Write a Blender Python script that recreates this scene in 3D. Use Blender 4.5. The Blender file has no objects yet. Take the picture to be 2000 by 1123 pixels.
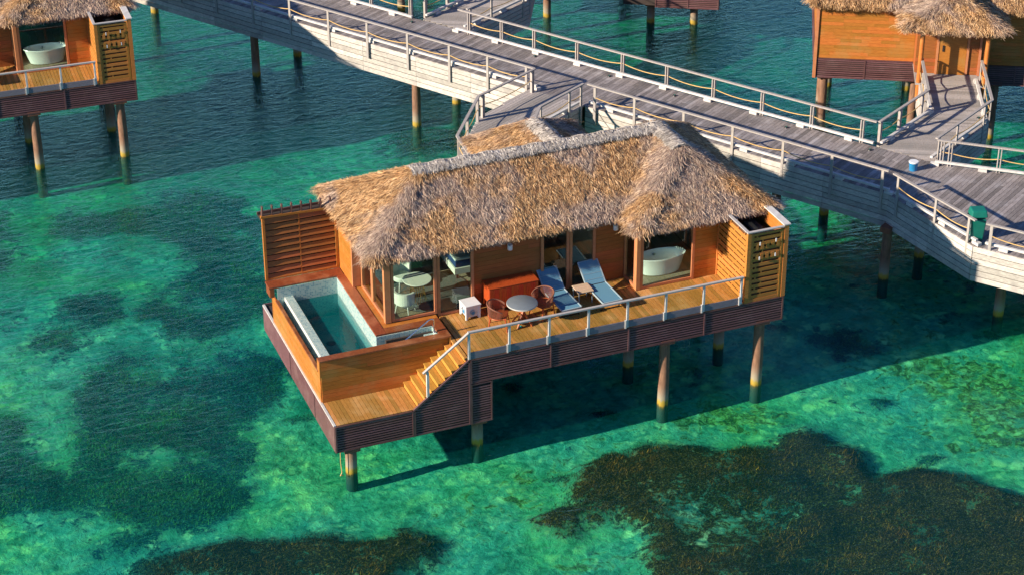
import bpy, math, random
import numpy as np
from mathutils import Vector, Matrix
random.seed(7); rng = np.random.default_rng(11)
scene = bpy.context.scene
COL = scene.collection
R = math.radians

# ------------------------------------------------------------------ camera
cam_d = bpy.data.cameras.new('camera'); cam = bpy.data.objects.new('camera', cam_d); COL.objects.link(cam)
PITCH, YAW, ROLL = 0.5107, 0.3735, -0.003
cam.location = (-18.164, -49.8167, 35.2946)
_cp, _sp, _cw, _sw = math.cos(PITCH), math.sin(PITCH), math.cos(YAW), math.sin(YAW)
_F = Vector((_sw*_cp, _cw*_cp, -_sp)); _R = Vector((_cw, -_sw, 0)); _U = _R.cross(_F)
_R, _U = _R*math.cos(ROLL)+_U*math.sin(ROLL), _U*math.cos(ROLL)-_R*math.sin(ROLL)
M = Matrix((_R, _U, -_F)).transposed().to_4x4(); M.translation = cam.location
cam.matrix_world = M
cam_d.sensor_width = 36; cam_d.lens = 4119.6/2000*36
cam_d.clip_start = 1; cam_d.clip_end = 3000
scene.camera = cam

# ------------------------------------------------------------------ light
SUN_EL, SUN_DX, SUN_DY = R(22.8), 1.0, 0.07       # light travels towards +X and a little +Y
world = bpy.data.worlds.new('World'); scene.world = world; world.use_nodes = True
wn = world.node_tree.nodes; wl = world.node_tree.links
bg = wn['Background']; sky = wn.new('ShaderNodeTexSky'); sky.sky_type = 'NISHITA'; sky.sun_disc = False
sky.sun_elevation = SUN_EL
to_sun = Vector((-SUN_DX, -SUN_DY, 0)).normalized()
sky.sun_rotation = math.atan2(to_sun.x, to_sun.y)
sky.air_density = 1.0; sky.dust_density = 0.1; sky.ozone_density = 3.0
tint = wn.new('ShaderNodeMix'); tint.data_type = 'RGBA'; tint.blend_type = 'MULTIPLY'; tint.inputs[0].default_value = 1; tint.inputs[7].default_value = (.66, .86, 1.16, 1)
wl.new(sky.outputs[0], tint.inputs[6]); wl.new(tint.outputs[2], bg.inputs[0]); bg.inputs[1].default_value = 0.064
sl = bpy.data.lights.new('sun', 'SUN'); sun = bpy.data.objects.new('sun', sl); COL.objects.link(sun)
sl.energy = 5.0; sl.angle = R(0.8); sl.color = (1.0, 0.86, 0.66)
h = Vector((SUN_DX, SUN_DY, 0)).normalized()
sd = Vector((h.x*math.cos(SUN_EL), h.y*math.cos(SUN_EL), -math.sin(SUN_EL)))
sun.rotation_euler = sd.to_track_quat('-Z', 'Y').to_euler(); sun.location = (-30, 0, 30)
scene.view_settings.view_transform = 'Standard'; scene.view_settings.look = 'None'
scene.view_settings.exposure = 0.92; scene.view_settings.gamma = 1
scene.render.engine = 'CYCLES'
scene.cycles.max_bounces = 8; scene.cycles.transparent_max_bounces = 16
scene.cycles.caustics_reflective = False; scene.cycles.caustics_refractive = False

# ------------------------------------------------------------------ helpers
def tag(o, label=None, cat=None, group=None, kind=None):
    if label: o['label'] = label
    if cat: o['category'] = cat
    if group: o['group'] = group
    if kind: o['kind'] = kind
    return o
def empty(name, loc=(0, 0, 0), rz=0, label=None, cat=None, group=None):
    o = bpy.data.objects.new(name, None); COL.objects.link(o); o.location = loc; o.rotation_euler = (0, 0, rz)
    o.empty_display_size = 0.2
    return tag(o, label, cat, group)
class MB:
    def __init__(s): s.v = []; s.f = []
    def quadbox(s, p):
        n = len(s.v); s.v += [tuple(q) for q in p]
        s.f += [tuple(n+i for i in q) for q in ((0,3,2,1),(4,5,6,7),(0,1,5,4),(1,2,6,5),(2,3,7,6),(3,0,4,7))]
        return s
    def box(s, x0, y0, z0, x1, y1, z1):
        return s.quadbox([(x0,y0,z0),(x1,y0,z0),(x1,y1,z0),(x0,y1,z0),(x0,y0,z1),(x1,y0,z1),(x1,y1,z1),(x0,y1,z1)])
    def cbox(s, cx, cy, z0, sx, sy, sz, rz=0):
        c, n = math.cos(rz), math.sin(rz); q = []
        for z in (z0, z0+sz):
            for a, b in ((-1,-1),(1,-1),(1,1),(-1,1)):
                x, y = a*sx/2, b*sy/2; q.append((cx+x*c-y*n, cy+x*n+y*c, z))
        return s.quadbox(q)
    def beam(s, p, q, w, h, up=(0,0,1)):
        p, q = Vector(p), Vector(q); d = (q-p).normalized(); u = Vector(up)
        a = d.cross(u)
        if a.length < 1e-4: a = d.cross(Vector((1,0,0)))
        a.normalize(); b = a.cross(d).normalized(); a = a*w/2; b = b*h/2
        return s.quadbox([p-a-b, p+a-b, q+a-b, q-a-b, p-a+b, p+a+b, q+a+b, q-a+b])
    def tube(s, pts, r, n=8, cap=True):
        pts = [Vector(p) for p in pts]; rr = r if isinstance(r, (list, tuple)) else [r]*len(pts)
        base = len(s.v); prev = None
        for i, p in enumerate(pts):
            d = (pts[min(i+1, len(pts)-1)]-pts[max(i-1, 0)]).normalized()
            if prev is None:
                a = d.cross(Vector((0,0,1)));
                if a.length < 1e-3: a = Vector((1,0,0))
            else: a = prev - d*prev.dot(d)
            a.normalize(); b = d.cross(a); prev = a
            for k in range(n):
                t = 2*math.pi*k/n; s.v.append(tuple(p+a*math.cos(t)*rr[i]+b*math.sin(t)*rr[i]))
        for i in range(len(pts)-1):
            for k in range(n):
                s.f.append((base+i*n+k, base+i*n+(k+1) % n, base+(i+1)*n+(k+1) % n, base+(i+1)*n+k))
        if cap:
            s.f.append(tuple(base+k for k in range(n))[::-1]); s.f.append(tuple(base+(len(pts)-1)*n+k for k in range(n)))
        return s
    def cyl(s, x, y, z0, z1, r0, r1=None, n=24):
        return s.tube([(x,y,z0),(x,y,z1)], [r0, r1 if r1 else r0], n)
    def lathe(s, prof, cx=0, cy=0, cz=0, n=28, sx=1, sy=1):
        base = len(s.v)
        for r, z in prof:
            for k in range(n):
                t = 2*math.pi*k/n; s.v.append((cx+r*sx*math.cos(t), cy+r*sy*math.sin(t), cz+z))
        for i in range(len(prof)-1):
            for k in range(n):
                s.f.append((base+i*n+k, base+i*n+(k+1) % n, base+(i+1)*n+(k+1) % n, base+(i+1)*n+k))
        return s
    def prism(s, poly, a, b, axis='y'):
        # poly of 2D points; axis y: (x,z) ; z: (x,y) ; x: (y,z)
        n = len(s.v); m = len(poly)
        def mk(p, t): return {'y': (p[0], t, p[1]), 'z': (p[0], p[1], t), 'x': (t, p[0], p[1])}[axis]
        s.v += [mk(p, a) for p in poly]+[mk(p, b) for p in poly]
        s.f.append(tuple(range(n, n+m))); s.f.append(tuple(range(n+2*m-1, n+m-1, -1)))
        for i in range(m): s.f.append((n+i, n+(i+1) % m, n+m+(i+1) % m, n+m+i))
        return s
    def build(s, name, mat, parent=None, bevel=0, smooth=False, label=None, loc=None, rz=None):
        me = bpy.data.meshes.new(name); me.from_pydata(s.v, [], s.f); me.update()
        import bmesh
        bm = bmesh.new(); bm.from_mesh(me); bmesh.ops.recalc_face_normals(bm, faces=bm.faces); bm.to_mesh(me); bm.free()
        if smooth:
            for p in me.polygons: p.use_smooth = True
            try: me.set_sharp_from_angle(angle=R(40))
            except Exception: pass
        me.materials.append(mat)
        o = bpy.data.objects.new(name, me); COL.objects.link(o)
        if parent: o.parent = parent
        if loc is not None: o.location = loc
        if rz is not None: o.rotation_euler = (0, 0, rz)
        if bevel:
            md = o.modifiers.new('bevel', 'BEVEL'); md.width = bevel; md.segments = 2; md.limit_method = 'ANGLE'
        if label: o['label'] = label
        return o
def kids(o): return [c for c in bpy.data.objects if c.parent == o]
def copy_tree(o, parent=None):
    c = o.copy(); COL.objects.link(c); c.parent = parent
    for ch in kids(o): copy_tree(ch, c)
    return c
def plank_fill(mb, poly, ang, w, gap, z0, z1, maxlen=None):
    """fill the polygon with boards running along direction ang; each board is an island"""
    c, s = math.cos(-ang), math.sin(-ang)
    P = [(x*c-y*s, x*s+y*c) for x, y in poly]
    ys = [p[1] for p in P]; y = min(ys)
    ci, si = math.cos(ang), math.sin(ang)
    while y < max(ys):
        ym = y+w/2; xs = []
        for i in range(len(P)):
            a, b = P[i], P[(i+1) % len(P)]
            if (a[1] <= ym) != (b[1] <= ym): xs.append(a[0]+(b[0]-a[0])*(ym-a[1])/(b[1]-a[1]))
        xs.sort()
        yt = min(y+w-gap, max(ys))
        for k in range(0, len(xs)-1, 2):
            x0, x1 = xs[k], xs[k+1]
            cuts = [x0]
            if maxlen and x1-x0 > maxlen:
                t = x0+random.uniform(.4, 1)*maxlen
                while t < x1-.4: cuts.append(t); t += maxlen
            cuts.append(x1)
            for q0, q1 in zip(cuts[:-1], cuts[1:]):
                q1 -= (.006 if q1 != x1 else 0)
                dz = random.uniform(-.0015, .0015)
                cs = [(q0, y), (q1, y), (q1, yt), (q0, yt)]
                pts = [(u*ci-v*si, u*si+v*ci, z0) for u, v in cs]+[(u*ci-v*si, u*si+v*ci, z1+dz) for u, v in cs]
                mb.quadbox(pts)
        y += w
    return mb
def board_wall(mb, p, q, z0, z1, bh, th, maxlen=1.6, gap=.005):
    """horizontal boards on a vertical wall from p to q (2D), outward side to the right of p->q"""
    p, q = Vector(p), Vector(q); L = (q-p).length; d = (q-p)/L; n = Vector((d.y, -d.x))
    z = z0
    while z < z1-.01:
        zt = min(z+bh-gap, z1)
        cuts = [0.]; t = random.uniform(.3, 1)*maxlen
        while t < L-.25: cuts.append(t); t += random.uniform(.6, 1.1)*maxlen
        cuts.append(L)
        for a, b in zip(cuts[:-1], cuts[1:]):
            if b != L: b -= .003
            e = th+random.uniform(-.0012, .0012)
            A, B = p+d*a, p+d*b; C, E2 = B+n*e, A+n*e
            mb.quadbox([(v.x, v.y, z) for v in (A, B, C, E2)]+[(v.x, v.y, zt) for v in (A, B, C, E2)])
        z += bh
    return mb

# ------------------------------------------------------------------ materials
def new_mat(name):
    m = bpy.data.materials.new(name); m.use_nodes = True
    nt = m.node_tree; return m, nt, nt.nodes, nt.links, nt.nodes['Principled BSDF']
def ramp(nodes, stops):
    r = nodes.new('ShaderNodeValToRGB'); e = r.color_ramp.elements
    while len(e) < len(stops): e.new(0.5)
    for i, (p, c) in enumerate(stops): e[i].position = p; e[i].color = (*c, 1)
    return r
def mixc(nodes, links, fac, a, b, mode='MIX'):
    m = nodes.new('ShaderNodeMix'); m.data_type = 'RGBA'; m.blend_type = mode
    for sock, val in ((m.inputs[0], fac), (m.inputs[6], a), (m.inputs[7], b)):
        if hasattr(val, 'links') or hasattr(val, 'is_linked'): links.new(val, sock)
        elif isinstance(val, (int, float)): sock.default_value = val
        else: sock.default_value = (*val, 1)
    return m.outputs[2]
def math_n(nodes, links, op, a, b=None):
    m = nodes.new('ShaderNodeMath'); m.operation = op
    for i, v in enumerate((a, b)):
        if v is None: continue
        if isinstance(v, (int, float)): m.inputs[i].default_value = v
        else: links.new(v, m.inputs[i])
    return m.outputs[0]
def noise(nodes, links, vec, scale, detail=3, rough=.55, dist=0):
    n = nodes.new('ShaderNodeTexNoise'); n.inputs['Scale'].default_value = scale; n.inputs['Detail'].default_value = detail
    n.inputs['Roughness'].default_value = rough; n.inputs['Distortion'].default_value = dist
    if vec is not None: links.new(vec, n.inputs['Vector'])
    return n.outputs['Fac']
def coords(nodes, links, scale=(1, 1, 1), rz=0, kind='Object'):
    tc = nodes.new('ShaderNodeTexCoord'); mp = nodes.new('ShaderNodeMapping')
    mp.inputs['Scale'].default_value = scale; mp.inputs['Rotation'].default_value = (0, 0, rz); mp.vector_type = 'POINT'
    links.new(tc.outputs[kind], mp.inputs['Vector']); return mp.outputs[0]
def schlick(N, L, f0, normal=None):
    g = N.new('ShaderNodeNewGeometry'); d = N.new('ShaderNodeVectorMath'); d.operation = 'DOT_PRODUCT'
    L.new(g.outputs['Incoming'], d.inputs[0]); L.new(normal if normal is not None else g.outputs['Normal'], d.inputs[1])
    c = math_n(N, L, 'ABSOLUTE', d.outputs['Value']); c = math_n(N, L, 'SUBTRACT', 1.0, c); c = math_n(N, L, 'MAXIMUM', c, 0.0)
    p = math_n(N, L, 'POWER', c, 5.0); m = math_n(N, L, 'MULTIPLY_ADD', p, 1-f0); m.node.inputs[2].default_value = f0
    m.node.use_clamp = True; return m
def wood(name, c1, c2, grain=(1, 1, 1), rough=.5, var=.35, rz=0, stain=None, bump=.15, spec=.35, huevar=.02):
    m, nt, N, L, b = new_mat(name)
    rot = coords(N, L, (1, 1, 1), rz)
    mp = N.new('ShaderNodeMapping'); mp.inputs['Scale'].default_value = grain; L.new(rot, mp.inputs[0])
    geo = N.new('ShaderNodeNewGeometry'); rnd = geo.outputs['Random Per Island']
    off = N.new('ShaderNodeVectorMath'); off.operation = 'ADD'; L.new(mp.outputs[0], off.inputs[0])
    cmb = N.new('ShaderNodeCombineXYZ'); k = math_n(N, L, 'MULTIPLY', rnd, 37.0)
    for i in range(3): L.new(k, cmb.inputs[i])
    L.new(cmb.outputs[0], off.inputs[1])
    g = noise(N, L, off.outputs[0], 6, 5, .6, .4)
    r = ramp(N, [(.32, c1), (.68, c2)]); L.new(g, r.inputs[0])
    col = r.outputs[0]
    if stain:
        s = noise(N, L, coords(N, L, (1, 1, 1)), 1.3, 4, .6)
        sr = ramp(N, [(.5, (0, 0, 0)), (.68, (1, 1, 1))]); L.new(s, sr.inputs[0])
        col = mixc(N, L, sr.outputs[0], col, stain)
    hsv = N.new('ShaderNodeHueSaturation'); L.new(col, hsv.inputs['Color'])
    v = math_n(N, L, 'MULTIPLY_ADD', rnd, var); v.node.inputs[2].default_value = 1-var/2
    L.new(v, hsv.inputs['Value'])
    hh = math_n(N, L, 'MULTIPLY_ADD', rnd, -huevar); hh.node.inputs[2].default_value = .5+huevar/2; L.new(hh, hsv.inputs['Hue'])
    L.new(hsv.outputs[0], b.inputs['Base Color'])
    b.inputs['Roughness'].default_value = rough; b.inputs['Specular IOR Level'].default_value = spec
    bp = N.new('ShaderNodeBump'); bp.inputs['Strength'].default_value = bump; bp.inputs['Distance'].default_value = .01
    L.new(g, bp.inputs['Height']); L.new(bp.outputs[0], b.inputs['Normal'])
    return m
def plain(name, c, rough=.5, metal=0, spec=.5, dirt=.12, scale=5, coat=0, bump=0):
    m, nt, N, L, b = new_mat(name)
    n = noise(N, L, coords(N, L), scale, 4, .6)
    r = ramp(N, [(.3, tuple(x*(1-dirt) for x in c)), (.7, tuple(min(1, x*(1+dirt*.6)) for x in c))]); L.new(n, r.inputs[0])
    L.new(r.outputs[0], b.inputs['Base Color'])
    b.inputs['Roughness'].default_value = rough; b.inputs['Metallic'].default_value = metal
    b.inputs['Specular IOR Level'].default_value = spec; b.inputs['Coat Weight'].default_value = coat
    if bump:
        bp = N.new('ShaderNodeBump'); bp.inputs['Strength'].default_value = bump; bp.inputs['Distance'].default_value = .01
        L.new(n, bp.inputs['Height']); L.new(bp.outputs[0], b.inputs['Normal'])
    return m
MT = {}
MT['deck'] = wood('teak_deck', (.32, .150, .036), (.50, .250, .065), (9, 1, 1), .55, .55, stain=(.50, .29, .11))
MT['stair'] = wood('teak_stair', (.40, .19, .035), (.55, .28, .06), (9, 1, 1), .55, .25)
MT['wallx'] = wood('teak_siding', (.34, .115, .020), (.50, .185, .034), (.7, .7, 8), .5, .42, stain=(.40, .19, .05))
MT['wally'] = MT['wallx']
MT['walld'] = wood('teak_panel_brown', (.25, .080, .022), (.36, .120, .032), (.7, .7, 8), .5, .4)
MT['coping'] = wood('merbau_coping', (.17, .045, .018), (.27, .075, .026), (2, 2, 2), .38, .1, stain=(.34, .13, .06), spec=.5)
MT['frame'] = wood('window_frame_wood', (.44, .17, .075), (.52, .22, .10), (1, 1, 1), .5, .08)
MT['screen'] = wood('screen_wood', (.38, .145, .032), (.54, .225, .05), (.8, .8, 8), .5, .45)
MT['skirt'] = wood('dark_slat', (.095, .042, .045), (.145, .066, .068), (.8, .8, 5), .45, .3, stain=(.16, .085, .085), spec=.5)
MT['grey'] = wood('weathered_grey_wood', (.30, .265, .25), (.47, .43, .41), (1.2, 9, 1), .75, .38, rz=-R(32.7), stain=(.36, .33, .33))
MT['greyskirt'] = wood('weathered_fascia', (.36, .33, .31), (.58, .54, .50), (2.5, 1.1, 4), .75, .42, rz=-R(32.7), stain=(.34, .31, .30))
MT['walkdeck'] = wood('weathered_walk_boards', (.15, .13, .13), (.29, .26, .26), (1, 9, 1), .65, .7, rz=-R(32.7), stain=(.30, .28, .29))
MT['rampdeck'] = wood('weathered_ramp_boards', (.25, .22, .21), (.42, .385, .37), (9, 1.2, 1), .7, .5, rz=R(28), stain=(.30, .28, .27))
MT['rail'] = wood('grey_rail_wood', (.33, .31, .31), (.50, .47, .46), (1, 8, 8), .7, .12)
MT['post'] = plain('pale_post_wood', (.58, .56, .55), .6, dirt=.2)
MT['darkwood'] = plain('dark_underside', (.05, .035, .03), .8)
MT['rust'] = plain('cap_brown', (.24, .085, .05), .6, dirt=.3)
MT['lining'] = plain('shaded_lining', (.12, .05, .018), .8)  # dark brown behind the lattice; shade of the slots is put into its colour
MT['palewall'] = plain('pale_tile_face', (.62, .66, .62), .4, dirt=.1, scale=12)
MT['fin'] = plain('fin_brown', (.11, .05, .04), .6, dirt=.3)
MT['kick'] = wood('kick_board_wood', (.17, .15, .18), (.25, .22, .26), (1, 8, 8), .6, .15)
MT['white'] = plain('white_plastic', (.72, .74, .78), .35, dirt=.06)
MT['steel'] = plain('steel', (.75, .77, .8), .18, 1, dirt=.05)
MT['tub'] = plain('white_acrylic', (.86, .9, .9), .18, dirt=.02, coat=.5)
MT['cabinet'] = wood('red_cabinet_wood', (.30, .034, .010), (.46, .072, .018), (7, 7, .8), .4, .1, spec=.5)
MT['chair'] = wood('chair_wood', (.36, .075, .025), (.46, .11, .04), (1, 1, 1), .45, .2)
MT['weave'] = wood('chair_cord', (.17, .065, .04), (.25, .10, .065), (1, 1, 1), .7, .3)
MT['tabletop'] = plain('slate_top', (.17, .20, .23), .45, dirt=.08)
MT['tableedge'] = plain('pale_edge', (.42, .42, .40), .5, dirt=.08)
MT['blue'] = plain('blue_mesh_fabric', (.11, .27, .40), .6, spec=.8, dirt=.06, scale=40)
MT['bluegrey'] = plain('grey_blue_frame', (.32, .42, .48), .4, dirt=.06)
MT['darkmetal'] = plain('dark_metal', (.05, .055, .06), .4, .6)
MT['teaklight'] = wood('pale_teak', (.50, .35, .24), (.62, .46, .33), (2, 9, 1), .5, .1)
MT['rope'] = plain('tan_rope', (.62, .40, .15), .8, dirt=.3, scale=30)
MT['lamp'] = plain('lamp_white', (.7, .72, .76), .4)
MT['blueplastic'] = plain('blue_plastic', (.02, .22, .48), .4, dirt=.2)
MT['greenplastic'] = plain('green_plastic', (.006, .16, .12), .4, dirt=.15)
MT['cyan'] = plain('turquoise_cover', (.02, .50, .48), .5)
MT['cream'] = plain('cream_fabric', (.68, .68, .62), .7, dirt=.05)
MT['mattress'] = plain('quilt_white', (.70, .74, .72), .8, dirt=.06, bump=.5, scale=14)
MT['navy'] = plain('navy_mattress_side', (.012, .045, .15), .7, dirt=.4, scale=25)
MT['brass'] = plain('brass', (.55, .36, .12), .3, .9)
MT['intfloor'] = wood('interior_floor', (.20, .17, .12), (.30, .26, .19), (8, 1, 1), .45, .3)
MT['intwall'] = plain('interior_wall', (.30, .24, .17), .7)
MT['rug'] = plain('grey_rug', (.11, .12, .12), .95, dirt=.3, scale=20)
MT['black'] = plain('black_cap', (.02, .02, .025), .4)

def mat_glass(name, tint, kf):
    m, nt, N, L, b = new_mat(name); N.remove(b)
    out = N['Material Output']; tr = N.new('ShaderNodeBsdfTransparent'); tr.inputs[0].default_value = (*tint, 1)
    gl = N.new('ShaderNodeBsdfGlossy'); gl.inputs['Roughness'].default_value = .015
    fr = schlick(N, L, .04)
    k = math_n(N, L, 'MULTIPLY', fr, kf); k.node.use_clamp = True
    mx = N.new('ShaderNodeMixShader'); L.new(k, mx.inputs[0]); L.new(tr.outputs[0], mx.inputs[1]); L.new(gl.outputs[0], mx.inputs[2])
    L.new(mx.outputs[0], out.inputs[0]); return m
MT['glass'] = mat_glass('window_glass', (.88, .96, .93), 1.15); MT['clear'] = mat_glass('railing_glass', (.93, .96, .91), .8)

def mat_mosaic():
    m, nt, N, L, b = new_mat('pool_mosaic')
    tc = N.new('ShaderNodeTexCoord'); sc = N.new('ShaderNodeVectorMath'); sc.operation = 'SCALE'; sc.inputs[3].default_value = 1/.055
    L.new(tc.outputs['Object'], sc.inputs[0])
    ad = N.new('ShaderNodeVectorMath'); ad.operation = 'ADD'; ad.inputs[1].default_value = (.13, .37, .21); L.new(sc.outputs[0], ad.inputs[0])
    fl = N.new('ShaderNodeVectorMath'); fl.operation = 'FLOOR'; L.new(ad.outputs[0], fl.inputs[0])
    fr = N.new('ShaderNodeVectorMath'); fr.operation = 'FRACTION'; L.new(ad.outputs[0], fr.inputs[0])
    wn_ = N.new('ShaderNodeTexWhiteNoise'); wn_.noise_dimensions = '3D'; L.new(fl.outputs[0], wn_.inputs[0])
    r = ramp(N, [(0, (.16, .32, .37)), (.25, (.26, .42, .43)), (.55, (.36, .49, .47)), (1, (.44, .53, .49))])
    r.color_ramp.interpolation = 'CONSTANT'; L.new(wn_.outputs[0], r.inputs[0])
    sep = N.new('ShaderNodeSeparateXYZ'); L.new(fr.outputs[0], sep.inputs[0])
    # grout: near cell border on at least two of three axes can't be told apart per face, so use the normal to pick
    geo = N.new('ShaderNodeNewGeometry'); ns = N.new('ShaderNodeSeparateXYZ'); L.new(geo.outputs['Normal'], ns.inputs[0])
    g = None
    for i in range(3):
        lt = math_n(N, L, 'LESS_THAN', sep.outputs[i], .14)
        na = math_n(N, L, 'ABSOLUTE', ns.outputs[i]); w = math_n(N, L, 'LESS_THAN', na, .5)
        t = math_n(N, L, 'MULTIPLY', lt, w)
        g = t if g is None else math_n(N, L, 'MAXIMUM', g, t)
    col = mixc(N, L, g, r.outputs[0], (.52, .55, .50))
    L.new(col, b.inputs['Base Color']); b.inputs['Roughness'].default_value = .3
    return m
MT['mosaic'] = mat_mosaic()

def mat_pile():
    m, nt, N, L, b = new_mat('pile_bark')
    geo = N.new('ShaderNodeNewGeometry'); sp = N.new('ShaderNodeSeparateXYZ'); L.new(geo.outputs['Position'], sp.inputs[0])
    n = noise(N, L, coords(N, L, (5, 5, 1.2)), 2.5, 5, .65)
    base = ramp(N, [(.3, (.13, .065, .04)), (.7, (.29, .155, .095))]); L.new(n, base.inputs[0])
    z = math_n(N, L, 'MULTIPLY_ADD', n, .35); L.new(sp.outputs[2], z.node.inputs[2])
    zz = math_n(N, L, 'ADD', z, .6)
    zr = ramp(N, [(.36, (.012, .035, .03)), (.42, (.06, .05, .015)), (.46, (.34, .22, .02)), (.52, (.36, .26, .04)), (.57, (.30, .26, .19)), (.72, (.26, .20, .15)), (1, (.2, .12, .08))])  # underwater end painted dark teal, standing in for murk that hides the pile
    sc = math_n(N, L, 'MULTIPLY', zz, .56); L.new(sc, zr.inputs[0])
    f = N.new('ShaderNodeMapRange'); f.inputs[1].default_value = .55; f.inputs[2].default_value = .95; L.new(z, f.inputs[0])
    col = mixc(N, L, f.outputs[0], zr.outputs[0], base.outputs[0])
    L.new(col, b.inputs['Base Color']); b.inputs['Roughness'].default_value = .7
    bp = N.new('ShaderNodeBump'); bp.inputs['Strength'].default_value = .4; bp.inputs['Distance'].default_value = .02; L.new(n, bp.inputs['Height']); L.new(bp.outputs[0], b.inputs['Normal'])
    return m
MT['pile'] = mat_pile()

def mat_thatch(name, stops, grey=True):
    m, nt, N, L, b = new_mat(name)
    geo = N.new('ShaderNodeNewGeometry'); r = ramp(N, stops); L.new(geo.outputs['Random Per Island'], r.inputs[0])
    col = r.outputs[0]
    if grey:
        n = noise(N, L, coords(N, L, (1, 1, 1.5)), .42, 3, .6, .3)
        rr = ramp(N, [(.47, (0, 0, 0)), (.58, (.6, .6, .6))]); L.new(n, rr.inputs[0])
        g = ramp(N, [(0, (.12, .09, .10)), (.5, (.36, .30, .29)), (1, (.58, .51, .47))]); L.new(geo.outputs['Random Per Island'], g.inputs[0])
        col = mixc(N, L, rr.outputs[0], col, g.outputs[0])
    n2 = noise(N, L, coords(N, L), 2.2, 3, .6)
    hs = N.new('ShaderNodeHueSaturation'); L.new(col, hs.inputs['Color'])
    v = math_n(N, L, 'MULTIPLY_ADD', n2, 1.0); v.node.inputs[2].default_value = .66; L.new(v, hs.inputs['Value'])
    L.new(hs.outputs[0], b.inputs['Base Color']); b.inputs['Roughness'].default_value = .65; b.inputs['Specular IOR Level'].default_value = .25
    return m
MT['thatch'] = mat_thatch('thatch_straw', [(0, (.07, .03, .018)), (.25, (.24, .12, .055)), (.55, (.50, .29, .135)), (.85, (.72, .46, .23)), (1, (.80, .58, .35))])
MT['ridge'] = mat_thatch('thatch_ridge', [(0, (.20, .165, .14)), (.4, (.38, .34, .31)), (1, (.58, .53, .48))], False)
MT['thatchbase'] = plain('thatch_under', (.10, .06, .03), .9)

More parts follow.
